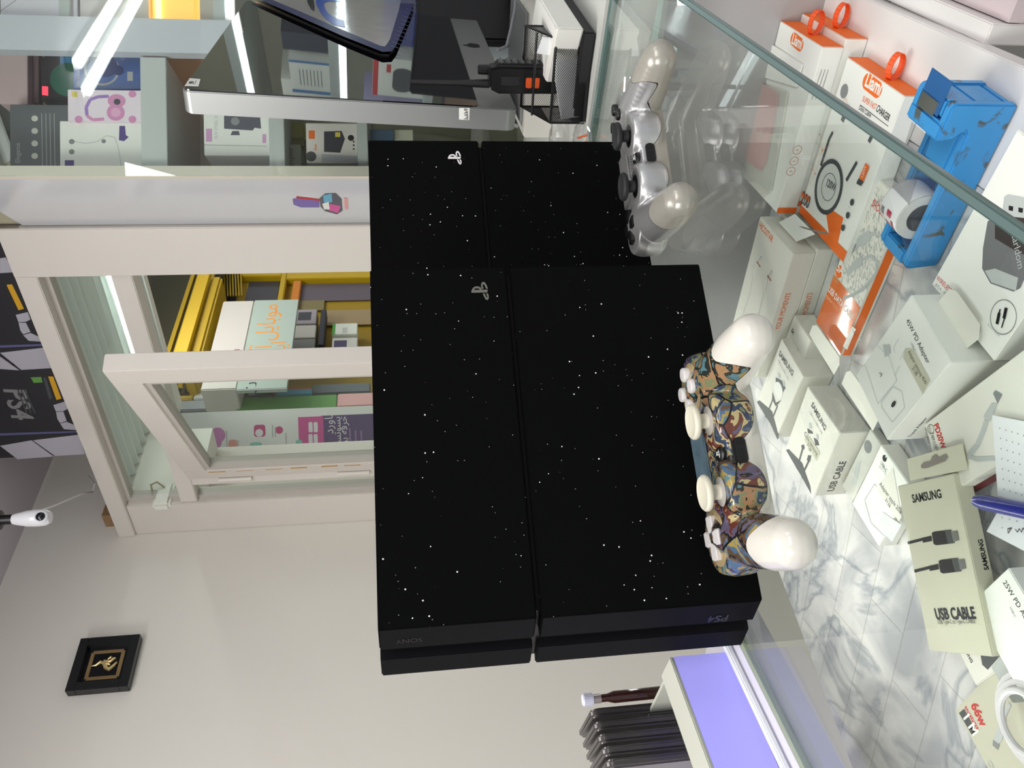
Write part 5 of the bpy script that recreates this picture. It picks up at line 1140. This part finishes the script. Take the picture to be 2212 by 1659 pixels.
def two_tone(name, top_b, low_b, line=True):
    """top and bottom colour meet at the seam stored on the mesh; builders fill the sockets"""
    m, nt, bb = nodes(name); L = nt.links
    at = nt.nodes.new('ShaderNodeAttribute'); at.attribute_name = 'seam'
    st_ = nt.nodes.new('ShaderNodeMath'); st_.operation = 'GREATER_THAN'; st_.inputs[1].default_value = 0; L.new(at.outputs['Fac'], st_.inputs[0])
    mx = nt.nodes.new('ShaderNodeMix'); mx.data_type = 'RGBA'; L.new(st_.outputs[0], mx.inputs[0])
    ab = nt.nodes.new('ShaderNodeMath'); ab.operation = 'ABSOLUTE'; L.new(at.outputs['Fac'], ab.inputs[0])
    le = nt.nodes.new('ShaderNodeMath'); le.operation = 'LESS_THAN'; le.inputs[1].default_value = .28; L.new(ab.outputs[0], le.inputs[0])
    m2 = nt.nodes.new('ShaderNodeMix'); m2.data_type = 'RGBA'; L.new(le.outputs[0], m2.inputs[0]); L.new(mx.outputs[2], m2.inputs[6]); m2.inputs[7].default_value = lin((40, 38, 36)); L.new(m2.outputs[2], bb.inputs['Base Color'])
    return m, nt, bb, mx, st_
m_c, nt, bb, mx, st_ = two_tone('comic_skin_shell', 0, 0)
mx.inputs[6].default_value = lin((222, 218, 208))
tc = nt.nodes.new('ShaderNodeTexCoord'); L = nt.links
dz = nt.nodes.new('ShaderNodeTexNoise'); dz.inputs['Scale'].default_value = 26; dz.inputs['Detail'].default_value = 2
L.new(tc.outputs['Object'], dz.inputs[0])
v1 = nt.nodes.new('ShaderNodeTexVoronoi'); v1.inputs['Scale'].default_value = 30; v1.feature = 'F1'; v1.distance = 'CHEBYCHEV'
v2 = nt.nodes.new('ShaderNodeTexVoronoi'); v2.inputs['Scale'].default_value = 30; v2.feature = 'DISTANCE_TO_EDGE'
L.new(tc.outputs['Object'], v1.inputs[0]); L.new(tc.outputs['Object'], v2.inputs[0]); v1.distance = 'EUCLIDEAN'
v3 = nt.nodes.new('ShaderNodeTexNoise'); v3.inputs['Scale'].default_value = 75; v3.inputs['Detail'].default_value = 2.5; v3.inputs['Distortion'].default_value = .6; L.new(tc.outputs['Object'], v3.inputs[0])
sc = nt.nodes.new('ShaderNodeSeparateColor'); L.new(v1.outputs['Color'], sc.inputs[0])
ad = nt.nodes.new('ShaderNodeMath'); ad.operation = 'MULTIPLY_ADD'; ad.inputs[1].default_value = 1.1; L.new(v3.outputs[0], ad.inputs[0]); L.new(sc.outputs[0], ad.inputs[2])
fr_ = nt.nodes.new('ShaderNodeMath'); fr_.operation = 'FRACT'; L.new(ad.outputs[0], fr_.inputs[0])
cr_ = nt.nodes.new('ShaderNodeValToRGB'); cr_.color_ramp.interpolation = 'CONSTANT'
pal = [(40, 36, 34), (96, 74, 54), (78, 104, 134), (164, 142, 76), (92, 128, 136), (44, 50, 44), (158, 122, 88), (120, 128, 92), (52, 64, 88), (186, 172, 124), (104, 56, 44), (96, 88, 112)]
e_ = cr_.color_ramp.elements; e_[0].color = lin(pal[0]); e_[1].position = 1 / 12; e_[1].color = lin(pal[1])
for i in range(2, 12): q = e_.new(i / 12); q.color = lin(pal[i])
L.new(fr_.outputs[0], cr_.inputs[0])
eg_ = nt.nodes.new('ShaderNodeMath'); eg_.operation = 'LESS_THAN'; eg_.inputs[1].default_value = .018; L.new(v2.outputs['Distance'], eg_.inputs[0])
m3 = nt.nodes.new('ShaderNodeMix'); m3.data_type = 'RGBA'; L.new(eg_.outputs[0], m3.inputs[0]); L.new(cr_.outputs[0], m3.inputs[6]); m3.inputs[7].default_value = lin((28, 26, 26)); L.new(m3.outputs[2], mx.inputs[7])
bb.inputs['Roughness'].default_value = .22; bb.inputs['Coat Weight'].default_value = .3; bb.inputs['Coat Roughness'].default_value = .1
m_s, nt, bb, mx, st_ = two_tone('silver_shell', 0, 0)
mx.inputs[6].default_value = lin((172, 168, 158)); mx.inputs[7].default_value = lin((196, 196, 196))
L = nt.links; mr = nt.nodes.new('ShaderNodeMapRange'); L.new(st_.outputs[0], mr.inputs[0]); mr.inputs[3].default_value = .25; mr.inputs[4].default_value = .75; L.new(mr.outputs[0], bb.inputs['Metallic'])
mr2 = nt.nodes.new('ShaderNodeMapRange'); L.new(st_.outputs[0], mr2.inputs[0]); mr2.inputs[3].default_value = .28; mr2.inputs[4].default_value = .33; L.new(mr2.outputs[0], bb.inputs['Roughness'])
def gamepad(label, pos, ang, shell, capm, btnm, dpm, stemm):
    R3 = rotm(*ang); pos = np.array(pos)
    t = thing('gamepad', label, 'game controller', pos, group='gamepads lying on the glass')
    T4 = Matrix.Identity(4)
    for i in range(3):
        for j in range(3): T4[i][j] = float(R3[i, j])
        T4[i][3] = float(pos[i])
    me = PAD.copy(); me.transform(T4)
    a = me.attributes.new('seam', 'FLOAT', 'POINT'); a.data.foreach_set('value', SEAM.astype(np.float32))
    # object texture space must stay with the pad: keep the mesh in pad space and move the object instead
    me2 = PAD.copy(); a = me2.attributes.new('seam', 'FLOAT', 'POINT'); a.data.foreach_set('value', SEAM.astype(np.float32))
    bpy.data.meshes.remove(me); me2.materials.append(shell)
    o = bpy.data.objects.new('shell', me2); COL.objects.link(o); o.parent = t
    Lm = T4.copy(); Lm.translation = Vector((0, 0, 0)); o.matrix_local = Lm
    def pp(name, g, m, smooth=True, bevel=0, label=None):
        g.v = [tuple(R3 @ (np.array(p) * MM) + pos) for p in g.v]; q = part(name, g, m, t, smooth=smooth, bevel=bevel * MM); 
        if label: q['label'] = label
        return q
    for s in (-1, 1):
        pp('thumbstick', G().lathe((s * 25, -13, 38.3), (0, 0, 1), [(6.2, 0), (5.2, 3), (5.2, 7), (8.0, 8.2), (11.6, 9.6), (12.6, 11.2), (12.4, 13.0), (11.2, 14.2), (9.8, 13.6), (6, 12.6), (0, 12.3)], 40), capm)
        pp('stick_base', G().lathe((s * 25, -13, 37.6), (0, 0, 1), [(15.5, 0), (15.5, 1.4), (12.8, 1.2), (7, 2.8), (0, 3)], 32), stemm)
        pp('shoulder_button', G().box((s * 52 - 14, 38, 27), (28, 0, 0), (0, 9, 0), (0, 0, 8)), btnm, bevel=3)
        pp('shoulder_trigger', G().box((s * 52 - 12, 40, 9), (24, 0, 0), (0, 10, 0), (0, 0, 15)), btnm, bevel=3)
    pp('button_plate', G().lathe((54, 10, 38.6), (0, 0, 1), [(20, 0), (20, 1.6), (18.5, 2.2), (0, 2.2)], 40), dpm)
    pp('button_plate', G().lathe((-54, 10, 38.6), (0, 0, 1), [(20, 0), (20, 1.6), (18.5, 2.2), (0, 2.2)], 40), dpm)
    for dx, dy in ((0, 12), (12, 0), (0, -12), (-12, 0)):
        pp('action_button', G().lathe((54 + dx, 10 + dy, 40), (0, 0, 1), [(5.4, 0), (5.4, 4.6), (4.8, 5.4), (0, 5.6)], 24), btnm)
        a_ = math.atan2(dy, dx); ca, sa = math.cos(a_), math.sin(a_)
        pts = [(4, -4.2), (9, -5.4), (15.5, -5.4), (15.5, 5.4), (9, 5.4), (4, 4.2), (2.4, 0)]
        pp('direction_key', G().prism([(-54 + x * ca - y * sa, 10 + x * sa + y * ca, 39.6) for x, y in pts], (0, 0, 4.6)), btnm, smooth=False, bevel=.8)
    pp('touchpad', G().box((-26, 6, 36.5), (52, 0, 0), (0, 30, 0), (0, 0, 2.6)), dpm if capm is not M_STICKW else shell_flat, smooth=False, bevel=1.2)
    g = G(); g.tube([(-4.4, -25.6, 25.5), (-4.4, -27.4, 25.5)], 4.2, 18); g.tube([(4.4, -25.6, 25.5), (4.4, -27.4, 25.5)], 4.2, 18)
    prof = [(x + (4.6 if x > 0 else -4.6), z) for x, z in ()]
    pts = []
    for k in range(24):
        a_ = 2 * math.pi * k / 24; pts.append(((5.6 if math.cos(a_) > 0 else -5.6) + 4.0 * math.cos(a_), -25.2, 25.3 + 4.3 * math.sin(a_)))
    pp('extension_port', G().prism(pts, (0, -2.2, 0)), M_BPLAST, smooth=False, bevel=.5)
    pp('port_hole', G().tube([(6.0, -27.2, 25.3), (6.0, -27.6, 25.3)], 2.4, 16), mat('deep_black', (4, 4, 4), .8), smooth=False)
    pp('port_hole', G().box((-8.4, -27.55, 23.6), (9.6, 0, 0), (0, .4, 0), (0, 0, 3.4)), mat('deep_black'), smooth=False)
    pp('home_button', G().lathe((0, -17, 35.6), (0, -.25, 1), [(5.2, 0), (5.2, 1.6), (4.2, 2.1), (0, 2.2)], 28), M_BPLAST)
    f = Face(R3 @ (np.array((0, -17.5, 38.0)) * MM) + pos, R3 @ V(1, 0, 0), R3 @ V(0, -1, -.25)); k = .0026
    f.poly([(-.25 * k, -k), (.1 * k, -.9 * k), (.1 * k, .8 * k), (-.25 * k, .9 * k)], M_LGREY); f.poly([(.1 * k, -.9 * k), (.8 * k, -.7 * k), (.8 * k, -.1 * k), (.3 * k, 0), (.3 * k, -.3 * k), (.1 * k, -.5 * k)], M_LGREY); f.poly([(-1.2 * k, .4 * k), (-.35 * k, .1 * k), (-.35 * k, .8 * k)], M_LGREY); f.poly([(.3 * k, .1 * k), (1.3 * k, .35 * k), (.3 * k, .8 * k)], M_LGREY); f.done(t, 'home_emblem')
    f = Face(R3 @ (np.array((0, -8.0, 38.9)) * MM) + pos, R3 @ V(1, 0, 0), R3 @ V(0, -1, 0))
    for i in range(5):
        for j in range(3): f.disc((i - 2) * .0030 + (.0015 if j % 2 else 0), (j - 1) * .0024, .0008, M_BPLAST, 8)
    f.done(t, 'speaker_grille')
    return t
M_STICKW = mat('ivory_rubber', (226, 222, 202), .5)
shell_flat = mat('touchpad_print', (96, 118, 130), .25, noise=.6, nscale=90)
gamepad('gamepad with colourful patterned top and plain ivory grips beside the nearest console', (-.0568, .5310, .0006), (.285, -.0596, -.0262), m_c, M_STICKW, mat('white_buttons', (228, 224, 222), .3), mat('skin_plate', (170, 150, 110), .3, noise=.5, nscale=120), mat('stem_white', (206, 202, 196), .4))
gamepad('silver gamepad with black thumbsticks lying beside the far console', (.1954, .6985, .0002), (.2283, -.0604, -.017), m_s, M_RUBBER, M_BPLAST, mat('silver_plate', (160, 160, 158), .3, metal=.6), M_BPLAST)

# ==================================================================== COMPUTER
iBL = CAM + (V(.3318, .9434, .1027) - CAM) * 1.1; ir = azv(36); iup = nrm(V(.01598, -.00577, .3883)); iN = nrm(np.cross(ir, iup))
if iN @ V(1, -1, 0) < 0: iN = -iN
IW, IH, IT = .583, .4276, .0286
def IP(x, y, n=0.): return iBL + ir * x + iup * y + iN * n
def rrect(x0, y0, x1, y1, r, n, fn=IP):
    pts = []
    for cx, cy, a0 in ((x1 - r, y1 - r, 0), (x0 + r, y1 - r, 90), (x0 + r, y0 + r, 180), (x1 - r, y0 + r, 270)):
        for k in range(7):
            a = math.radians(a0 + 15 * k); pts.append(fn(cx + r * math.cos(a), cy + r * math.sin(a), n))
    return pts
M_ALM = mat('brushed_aluminium', (146, 148, 146), .38, metal=.55)
mac = thing('desktop_computer', 'silver all-in-one computer with dark glossy screen turned sideways', 'computer', IP(IW / 2, -.1, -.08))
part('housing', G().prism(rrect(0, 0, IW, IH, .014, 0.), -iN * IT), M_ALM, mac, bevel=.0012)
CH = .0522
part('screen_glass', G().prism(rrect(.0025, CH, IW - .0025, IH - .0025, .010, .0002), iN * .0015), mat('screen_black', (6, 6, 9), .015, spec=1.0, coat=1.0), mac)
g = G(); g.ball(IP(IW / 2, IH * .52, -IT * .9), 1, 24, sc=(IW * .47, IH * .47, .024), ax=np.array([ir, iup, iN])); part('curved_back', g, M_ALM, mac, smooth=True)
g = G(); bk = IP(IW / 2, .10, -IT - .012)
g.prism([bk - ir * .085 + Z * .0, bk - ir * .085 - iN * .055 - Z * (bk[2] - .051), bk - ir * .085 - iN * .049 - Z * (bk[2] - .051), bk - ir * .085 + iN * .006], ir * .17)
part('stand_neck', g, M_ALM, mac)
fz = .051; fc = V(bk[0], bk[1], fz) - iN * V(1, 1, 0) * .055
nh = nrm(iN * V(1, 1, 0))
part('stand_foot', G().box(fc - ir * .085 + nh * .008, ir * .17, nh * .165, Z * -.005), M_ALM, mac, bevel=.002)
f = Face(IP(0, IH, .0), ir, -iup, iN)
ap = [(1006, 97), (1010, 95), (1014, 96), (1016, 93), (1022, 92), (1028, 93), (1036, 94), (1041, 97), (1042, 101), (1036, 102), (1028, 102), (1020, 101), (1015, 99)]
f.pq(ap, M_BPLAST); f.pq([(1004, 96), (1009, 95.4), (1011, 97), (1007, 98)], M_BPLAST); f.done(mac, 'fruit_emblem')
f = Face(IP(0, IH, .0018), ir, -iup, iN)
f.pq([(411, 169), (434, 171), (429, 187), (399, 186)], M_WHITE2); f.pq([(410, 176), (418, 176), (415, 181), (408, 181)], M_DGREY); f.lq([(421, 183), (425, 174)], .0008, M_DGREY); f.lq([(419, 176), (417, 182)], .0012, M_DGREY); f.done(mac, 'corner_sticker')
f = Face(IP(-.0001, IH, -0.0), -iN, -iup, -ir)
f.pq([(991, 231), (1014, 231), (1013, 257), (991, 256)], M_WHITE2); f.pq([(1008, 236), (1010, 236), (1010, 256), (1008, 256)], M_LGREY); f.tq('\u06F1\u06F3\u06F2\u06F8\u06F5', (1002, 256), (1002, 233), M_BLACK, 1.3, .03); f.lq([(1006, 252), (1006, 236)], .0006, M_DGREY); f.done(mac, 'edge_sticker')
# riser under the computer foot
solo('monitor_riser', G().box(fc - ir * .10 - nh * .01 - Z * .005, ir * .20, nh * .185, -Z * .0455), mat('riser_white', (206, 204, 196), .4), 'low white riser under the computer stand', 'riser', bevel=.002)
# zip pouch hanging against the screen
pn = .004
def SPx(x, y, n): 
    d = ray(x, y); p0 = IP(0, 0, n); return CAM + d * ((p0 - CAM) @ iN) / (d @ iN)
pouch = thing('zip_pouch', 'silver plastic pouch with dark blue zip border hanging over the computer screen', 'pouch', SPx(830, 112, pn))
body = [SPx(*p, pn) for p in ((540, -12), (560, -2), (655, 40), (745, 80), (822, 110), (840, 111), (852, 98), (880, 30), (894, -12))]
part('pouch_body', G().prism(body, iN * .005), mat('silver_plastic', (176, 174, 172), .22, metal=.35, bump=.5, nscale=30), pouch)
g = G()
bd = [SPx(*p, pn + .0055) for p in ((540, -12), (560, -2), (655, 40), (745, 80), (826, 112))]; bi = [SPx(*p, pn + .0055) for p in ((560, -12), (570, -8), (661, 30), (751, 69), (822, 99))]
for k in range(4): g.poly([bd[k], bd[k + 1], bi[k + 1], bi[k]])
bd = [SPx(*p, pn + .0055) for p in ((826, 112), (846, 111), (856, 98), (888, 24), (901, -12))]; bi = [SPx(*p, pn + .0055) for p in ((822, 99), (832, 100), (842, 86), (862, 20), (868, -12))]
for k in range(4): g.poly([bd[k], bd[k + 1], bi[k + 1], bi[k]])
part('zip_border', g, mat('zip_navy', (24, 30, 84), .5, noise=.3, nscale=200), pouch)
g = G()
for k in range(14):
    a, b_ = SPx(844 + 3.6 * k * .9, 98 - 8 * k, pn + .006), SPx(862 + 3.6 * k * .9, 104 - 8 * k, pn + .006); e = nrm(b_ - a) * .0004
    w_ = nrm(np.cross(b_ - a, iN)) * .0005; g.poly([a - w_, b_ - w_, b_ + w_, a + w_])
part('zip_teeth', g, mat('zip_grey', (150, 156, 190), .5), pouch)
f = Face(SPx(700, 60, pn + .0053), ir, -iup, iN)
mb = mat('pouch_blue', (26, 70, 170), .35)
f.pq([(738, 4), (742, -14), (706, -14), (688, -8), (685, 6), (692, 24), (706, 42), (722, 54), (746, 59), (744, 44), (728, 40), (712, 30), (704, 18), (702, 8), (712, 3)], mb); f.pq([(664, -10), (668, 8), (674, 20), (681, 24), (682, 14), (680, -10)], M_BLACK); f.done(pouch, 'pouch_print')

# ==================================================================== DESK THINGS
# mesh basket
bF0, bF1 = V(.4270, .9590, .0012), V(.3420, 1.0185, .0012)      # front bottom edge, right and left ends
bu = nrm(bF1 - bF0); bw_ = np.linalg.norm(bF1 - bF0); bv = nrm(np.cross(Z, bu)); bv = bv if bv @ V(.3, 1, 0) > 0 else -bv
bk_t = thing('mesh_basket', 'black wire mesh desk basket holding white papers and a radio', 'basket', bF0 + bu * bw_ / 2 + bv * .04)
HF, HB, DB_ = .047, .075, .075
def BK(a, b_, z): return bF0 + bu * a * bw_ + bv * b_ * DB_ + Z * z
def netpanel(name, p00, p10, p11, p01, sp=.0036, th=.00045):
    g = G(); U_, V_ = p10 - p00, p01 - p00; lu, lv = np.linalg.norm(U_), np.linalg.norm(V_); nn = nrm(np.cross(U_, V_)); 
    asp = 1.25
    for sgn in (1, -1):
        k = -int(lv * asp / sp) - 2
        while k * sp < lu + lv * asp + sp:
            # line: u = k*sp + sgn*asp*v
            pts = []
            x0 = k * sp
            v0, v1 = 0., lv
            if sgn > 0: va, vb = (0 - x0) / asp, (lu - x0) / asp
            else: va, vb = (x0 - lu) / asp, x0 / asp
            v0, v1 = max(v0, va), min(v1, vb)
            if v1 > v0 + 1e-5:
                a = p00 + nrm(U_) * (x0 + sgn * asp * v0) + nrm(V_) * v0; b_ = p00 + nrm(U_) * (x0 + sgn * asp * v1) + nrm(V_) * v1
                w_ = nrm(np.cross(b_ - a, nn)) * th / 2
                g.add([a - w_, b_ - w_, b_ + w_, a + w_, a - w_ + nn * th, b_ - w_ + nn * th, b_ + w_ + nn * th, a + w_ + nn * th], [(0, 1, 2, 3), (7, 6, 5, 4), (0, 4, 5, 1), (2, 6, 7, 3)])
            k += 1
    return part(name, g, M_BPLAST, bk_t)
netpanel('mesh_side', BK(0, 0, .003), BK(1, 0, .003), BK(1, 0, HF), BK(0, 0, HF))
netpanel('mesh_side', BK(0, 1, .003), BK(1, 1, .003), BK(1, 1, HB), BK(0, 1, HB))
for a in (0, 1):
    netpanel('mesh_side', BK(a, 0, .003), BK(a, 1, .003), BK(a, 1, HF), BK(a, 0, HF), sp=.0038)
    g = G().poly([BK(a, 0, HF), BK(a, 1, HF), BK(a, 1, HB)]); g.poly([BK(a, 0, HF) + bu * .0008, BK(a, 1, HB) + bu * .0008, BK(a, 1, HF) + bu * .0008]); part('side_gusset', g, M_BPLAST, bk_t)
g = G(); rim = [BK(0, 0, HF), BK(1, 0, HF), BK(1, 1, HB), BK(0, 1, HB), BK(0, 0, HF)]
g.tube(rim, .0018, 8)
for a, b_ in ((0, 0), (1, 0), (1, 1), (0, 1)): g.tube([BK(a, b_, .002), BK(a, b_, HB if b_ else HF)], .0015, 8)
g.tube([BK(0, 0, .002), BK(1, 0, .002), BK(1, 1, .002), BK(0, 1, .002), BK(0, 0, .002)], .0016, 8); g.tube([BK(0, .45, .066), BK(1, .45, .066)], .0016, 8)
part('wire_rim', g, M_BPLAST, bk_t)
part('basket_floor', G().box(BK(0, 0, 0), bu * bw_, bv * DB_, Z * .001), M_BPLAST, bk_t)
pg = thing('paper_stack', 'stack of white papers standing inside the wire mesh basket', 'paper', BK(.5, .3, .002))
part('paper_sheet', G().prism([BK(.06, .12, .003), BK(.94, .12, .003), BK(.98, .12, .030), BK(.55, .12, .041), BK(.08, .12, .044)], bv * .006), mat('note_white'), pg)
part('paper_sheet', G().prism([BK(.03, .30, .003), BK(.3, .30, .003), BK(.22, .30, .066), BK(.03, .30, .060)], bv * .004), mat('note_white'), pg)
# two-way radio standing in the basket
rb = BK(.62, .72, .004); rdv = bu
def RP(a, b_, z): return rb + bu * a + bv * b_ + Z * z
rad = thing('handheld_radio', 'black two-way radio with long antenna and two orange buttons in the mesh basket', 'radio', rb)
part('radio_body', G().prism([RP(-.017, 0, 0), RP(.017, 0, 0), RP(.018, 0, .105), RP(.012, 0, .118), RP(-.014, 0, .120), RP(-.018, 0, .104)], bv * .030), M_BPLAST, rad, bevel=.003)
g = G()
for k in range(6): g.box(RP(-.024, .004, .052 + .0095 * k), bu * .008, bv * .022, Z * .0062)
part('grip_ridge', g, mat('ridge_grey', (96, 96, 96), .5), rad, bevel=.002)
part('radio_grip', G().box(RP(-.021, .002, .004), bu * .006, bv * .026, Z * .105), M_RUBBER, rad, bevel=.002)
part('antenna', G().tube([RP(.008, .015, .117), RP(.008, .015, .135), RP(.008, .015, .16), RP(.0075, .015, .222)], [.0058, .0052, .0036, .0030], 14), M_RUBBER, rad, smooth=True)
part('volume_knob', G().lathe(RP(-.010, .015, .118), Z, [(.006, 0), (.0066, .003), (.0062, .014), (.005, .015)], 16), M_BPLAST, rad, smooth=True)
for k in range(2): part('side_button', G().box(RP(-.004, -.0012, .061 - .0105 * k), bu * .0135, bv * .003, Z * .0085), mat('orange_button', (226, 92, 36), .4), rad, bevel=.001)
part('side_panel', G().box(RP(-.006, -.0008, .078), bu * .013, bv * .002, Z * .026), M_RUBBER, rad, bevel=.001)
# white box with handwriting, black pad
p0 = lx(1262, 62, .018); 
wbx = solo('white_device_box', G().box(p0 + Z * .0, azv(40) * .16, azv(40 - 62) * .09 * 1, Z * .034), M_WHITE2, 'white box with pencil scribble resting on a black pad beside the basket', 'box', bevel=.002)
solo('black_pad', G().box(lx(1288, 70, .0012) + Z * 0, azv(40) * .2, azv(-44) * .12, Z * .016), M_RUBBER, 'black pad under the scribbled white box by the basket', 'pad', bevel=.002)
# keyboard leaning on the desk
kz = .022; A_, B_, C_ = lx(1098, -14, kz), lx(1161, 74, kz), lx(1186, -14, kz)
ku = nrm(B_ - A_); kd = nrm((C_ - B_) - ku * ((C_ - B_) @ ku)); kl = np.linalg.norm(B_ - A_) + .12; kA = B_ - ku * kl
kb = thing('keyboard', 'silver framed keyboard with pale keys behind the mesh basket', 'keyboard', B_)
part('keyboard_base', G().box(kA - Z * .006, ku * kl, kd * .11, Z * .006), M_ALM, kb, bevel=.002)
part('key_bed', G().box(kA + ku * .006 + kd * .007, ku * (kl - .013), kd * .098, Z * .0006), M_BPLAST, kb)
kk = mat('pale_keys', (206, 196, 190), .4)
for r_ in range(4):
    for c_ in range(int((kl - .02) / .019)):
        part('key', G().box(B_ - ku * (.023 + .019 * c_) + kd * (.010 + .022 * r_) + Z * .0007, ku * .016, kd * .018, Z * .003), kk, kb)
# black panel put in for a dark area, and papers behind
pb_ = cpx(1080, 104, .012)[0]; solo('black_panel', G().box(CP(pb_, .0, .012), ec * .30, nc * .03, Z * .20), mat('panel_black', (9, 9, 11), .35), 'upright black panel put in against the cabinet behind the computer chin', 'device', bevel=.004)
pth = [ata(1094, 100, 1.22), ata(1104, 60, 1.26), ata(1112, 20, 1.3), ata(1114, -20, 1.33)]
solo('grey_cable', G().tube([ata(1075, 108, 1.2)] + pth, .0022, 8), mat('cable_grey', (120, 120, 128), .4), 'thin grey cable arching in front of the black panel', 'cable', smooth=True)
solo('marbled_folder', G().prism([lx(*p, .006) for p in ((1098, 30), (1130, 14), (1152, 100), (1112, 118))], Z * -.004), mat('marbled_grey', (90, 92, 96), .3, noise=.9, nscale=26), 'grey marbled folder lying behind the keyboard', 'folder')
for i, (x, y, lab) in enumerate(((1212, 290, 'crumpled clear plastic wrap between console and basket'), (1268, 292, 'clear packet with orange strip between console and basket'))):
    c = lx(x, y, .012 if i == 0 else .010); t = thing('plastic_bag', lab, 'bag', c * V(1, 1, 0), group='clear bags by the basket')
    part('bag_film', G().ball(c + V(0, .01, .004), .02, 14, sc=(1.0, .9, .62 + .0 * i)), M_FILM, t, smooth=False)
    if i: 
        for k in range(2): part('orange_strip', G().tube([c + V(-.006 + .008 * k, .006, -.002), c + V(-.010 + .01 * k, .012, .010)], .0014, 8), M_ORANGE, t)
# ==================================================================== LEFT DISPLAY TRAY
tA = V(-.2189, .6040, 0); t1 = -azv(33); t2 = azv(-44)     # along the front, and back
nlc = nrm(np.cross(ld_, Z)); nlc = nlc if nlc[0] < 0 else -nlc
lcb = lp_ + nlc * .0065
sc_ = solo('side_counter', G().prism([lcb + ld_ * .055 - Z * .001, lcb + ld_ * .055 + nlc * .55 - Z * .001, nearl + nlc * .55 - Z * .001, nearl + nlc * .0065 - Z * .001], Z * -.03), mat('side_counter_lilac', (206, 204, 216), .3), 'pale side counter left of the glass carrying the lit tray', 'counter')
pl = ld_ * -1
solo('counter_strip', G().box(lcb + nlc * .010 + ld_ * .05 + Z * 0, pl * .6, nlc * .007, Z * .0045), mat('strip_white', (226, 228, 232), .3, emit=.15), 'white glowing strip along the foot of the lilac tray', 'strip', bevel=.001)
tray = thing('display_tray', 'white open tray with glowing lilac front standing at the counter end', 'tray', tA)
HT = .0495; thk = .034
fo = tA + nlc * .004
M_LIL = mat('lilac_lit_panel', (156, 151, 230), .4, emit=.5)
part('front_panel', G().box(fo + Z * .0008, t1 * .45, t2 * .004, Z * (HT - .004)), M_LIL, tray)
part('tray_rim', G().box(fo + Z * (HT - .0035), t1 * .45, t2 * thk, Z * .0035), mat('tray_white', (190, 192, 180), .45), tray, bevel=.0008)
part('tray_side', G().box(fo + t2 * .0045 + Z * .0008, t1 * .003, t2 * .11, Z * (HT - .005)), mat('tray_white'), tray)
part('tray_floor', G().box(fo + t2 * .0045 + t1 * .0035 + Z * .0008, t1 * .445, t2 * .105, Z * .004), mat('tray_white'), tray)
# phones standing in the tray
m_ph = mat('phone_black', (20, 20, 26), .12, coat=.6); m_pb2 = mat('phone_edge', (84, 80, 80), .3, metal=.5)
def place_phone(i):
    # each phone stands upright behind the rim, its broad side facing across the tray
    x, y = 1402 + 8.5 * i, 1519 + 27.5 * i
    b0 = lx(1395 + 9.5 * i, 1513 + 27 * i, HT); base = b0 * V(1, 1, 0) + t2 * .006
    wv = nrm(t2 * .9 + t1 * -.1) ; tn = nrm(np.cross(wv, Z)); tn = tn if tn @ t1 > 0 else -tn
    H_ = .0995 - .0005 * i; z0 = .006; pts = []
    for cx, cy, a0 in ((.064, H_ - .008, 0), (.008, H_ - .008, 90)):
        for k in range(7): a = math.radians(a0 + 15 * k); pts.append((cx + .008 * math.cos(a), cy + .008 * math.sin(a)))
    pts += [(0, z0), (.072, z0)]
    t = thing('phone', 'black phone standing in the lilac tray, %s' % ['first beside the bottle', 'second from the bottle', 'third from the bottle with a light glint', 'fourth from the bottle', 'fifth from the bottle at the picture edge'][i], 'phone', base + Z * z0, group='phones standing in the tray')
    part('phone_body', G().prism([base + wv * a + Z * b_ for a, b_ in pts], tn * .0075), m_pb2, t, bevel=.0022, seg=3, smooth=True)
    p2 = [(.0025 + a * .93, b_ - .002) for a, b_ in pts]
    part('phone_screen', G().prism([base + wv * a + Z * b_ - tn * .0003 for a, b_ in p2], tn * .0002), m_ph, t)
for i in range(5): place_phone(i)
b0 = lx(1396, 1508, HT) * V(1, 1, 0) + t2 * .004 - t1 * .0065
bt = thing('small_bottle', 'slim brown glass bottle with white ribbed cap at the tray end', 'bottle', b0 + Z * .006)
part('bottle_glass', G().lathe(b0 + Z * .0065, Z + t2 * .02, [(.0045, 0), (.0052, .002), (.0052, .070), (.0034, .076), (.0034, .082)], 24), mat('brown_glass', (58, 34, 30), .1), bt, smooth=True)
part('bottle_neck', G().lathe(b0 + Z * .0885 + t2 * .0017, Z, [(.0040, 0), (.0040, .007)], 20), mat('neck_clear', (150, 140, 140), .1), bt, smooth=True)
g = G(); g.lathe(b0 + Z * .0955 + t2 * .0018, Z, [(.0050, 0), (.0052, .001), (.0052, .0085), (.0046, .0095)], 24)
for k in range(20): a = 2 * math.pi * k / 20; g.box(b0 + Z * .096 + t2 * .0018 + V(math.cos(a), math.sin(a), 0) * .0051, V(math.cos(a), math.sin(a), 0) * .0005, V(-math.sin(a), math.cos(a), 0) * .0006, Z * .008)
part('bottle_cap', g, mat('cap_white', (220, 220, 236), .4), bt, smooth=False)
# ==================================================================== SHOP LIGHT TUBES
for i, (a, b_) in enumerate((((1.30, .14), (2.5, -.74)), ((1.36, .22), (2.56, -.66)))):
    p, q = V(*a, 1.335), V(*b_, 1.335)
    t = thing('ceiling_tube_light', ['glowing white ceiling tube reflected in the cabinet glass, nearer one', 'glowing white ceiling tube reflected in the cabinet glass, farther one'][i], 'light', p)
    part('light_tube', G().tube([p, q], .016, 12), M_TUBE, t, smooth=True); part('lamp_holder', G().box(p + Z * .018 - V(.02, .02, 0), q - p, V(.03, .03, 0), Z * .02), M_WHITE2, t)

#--MORE--
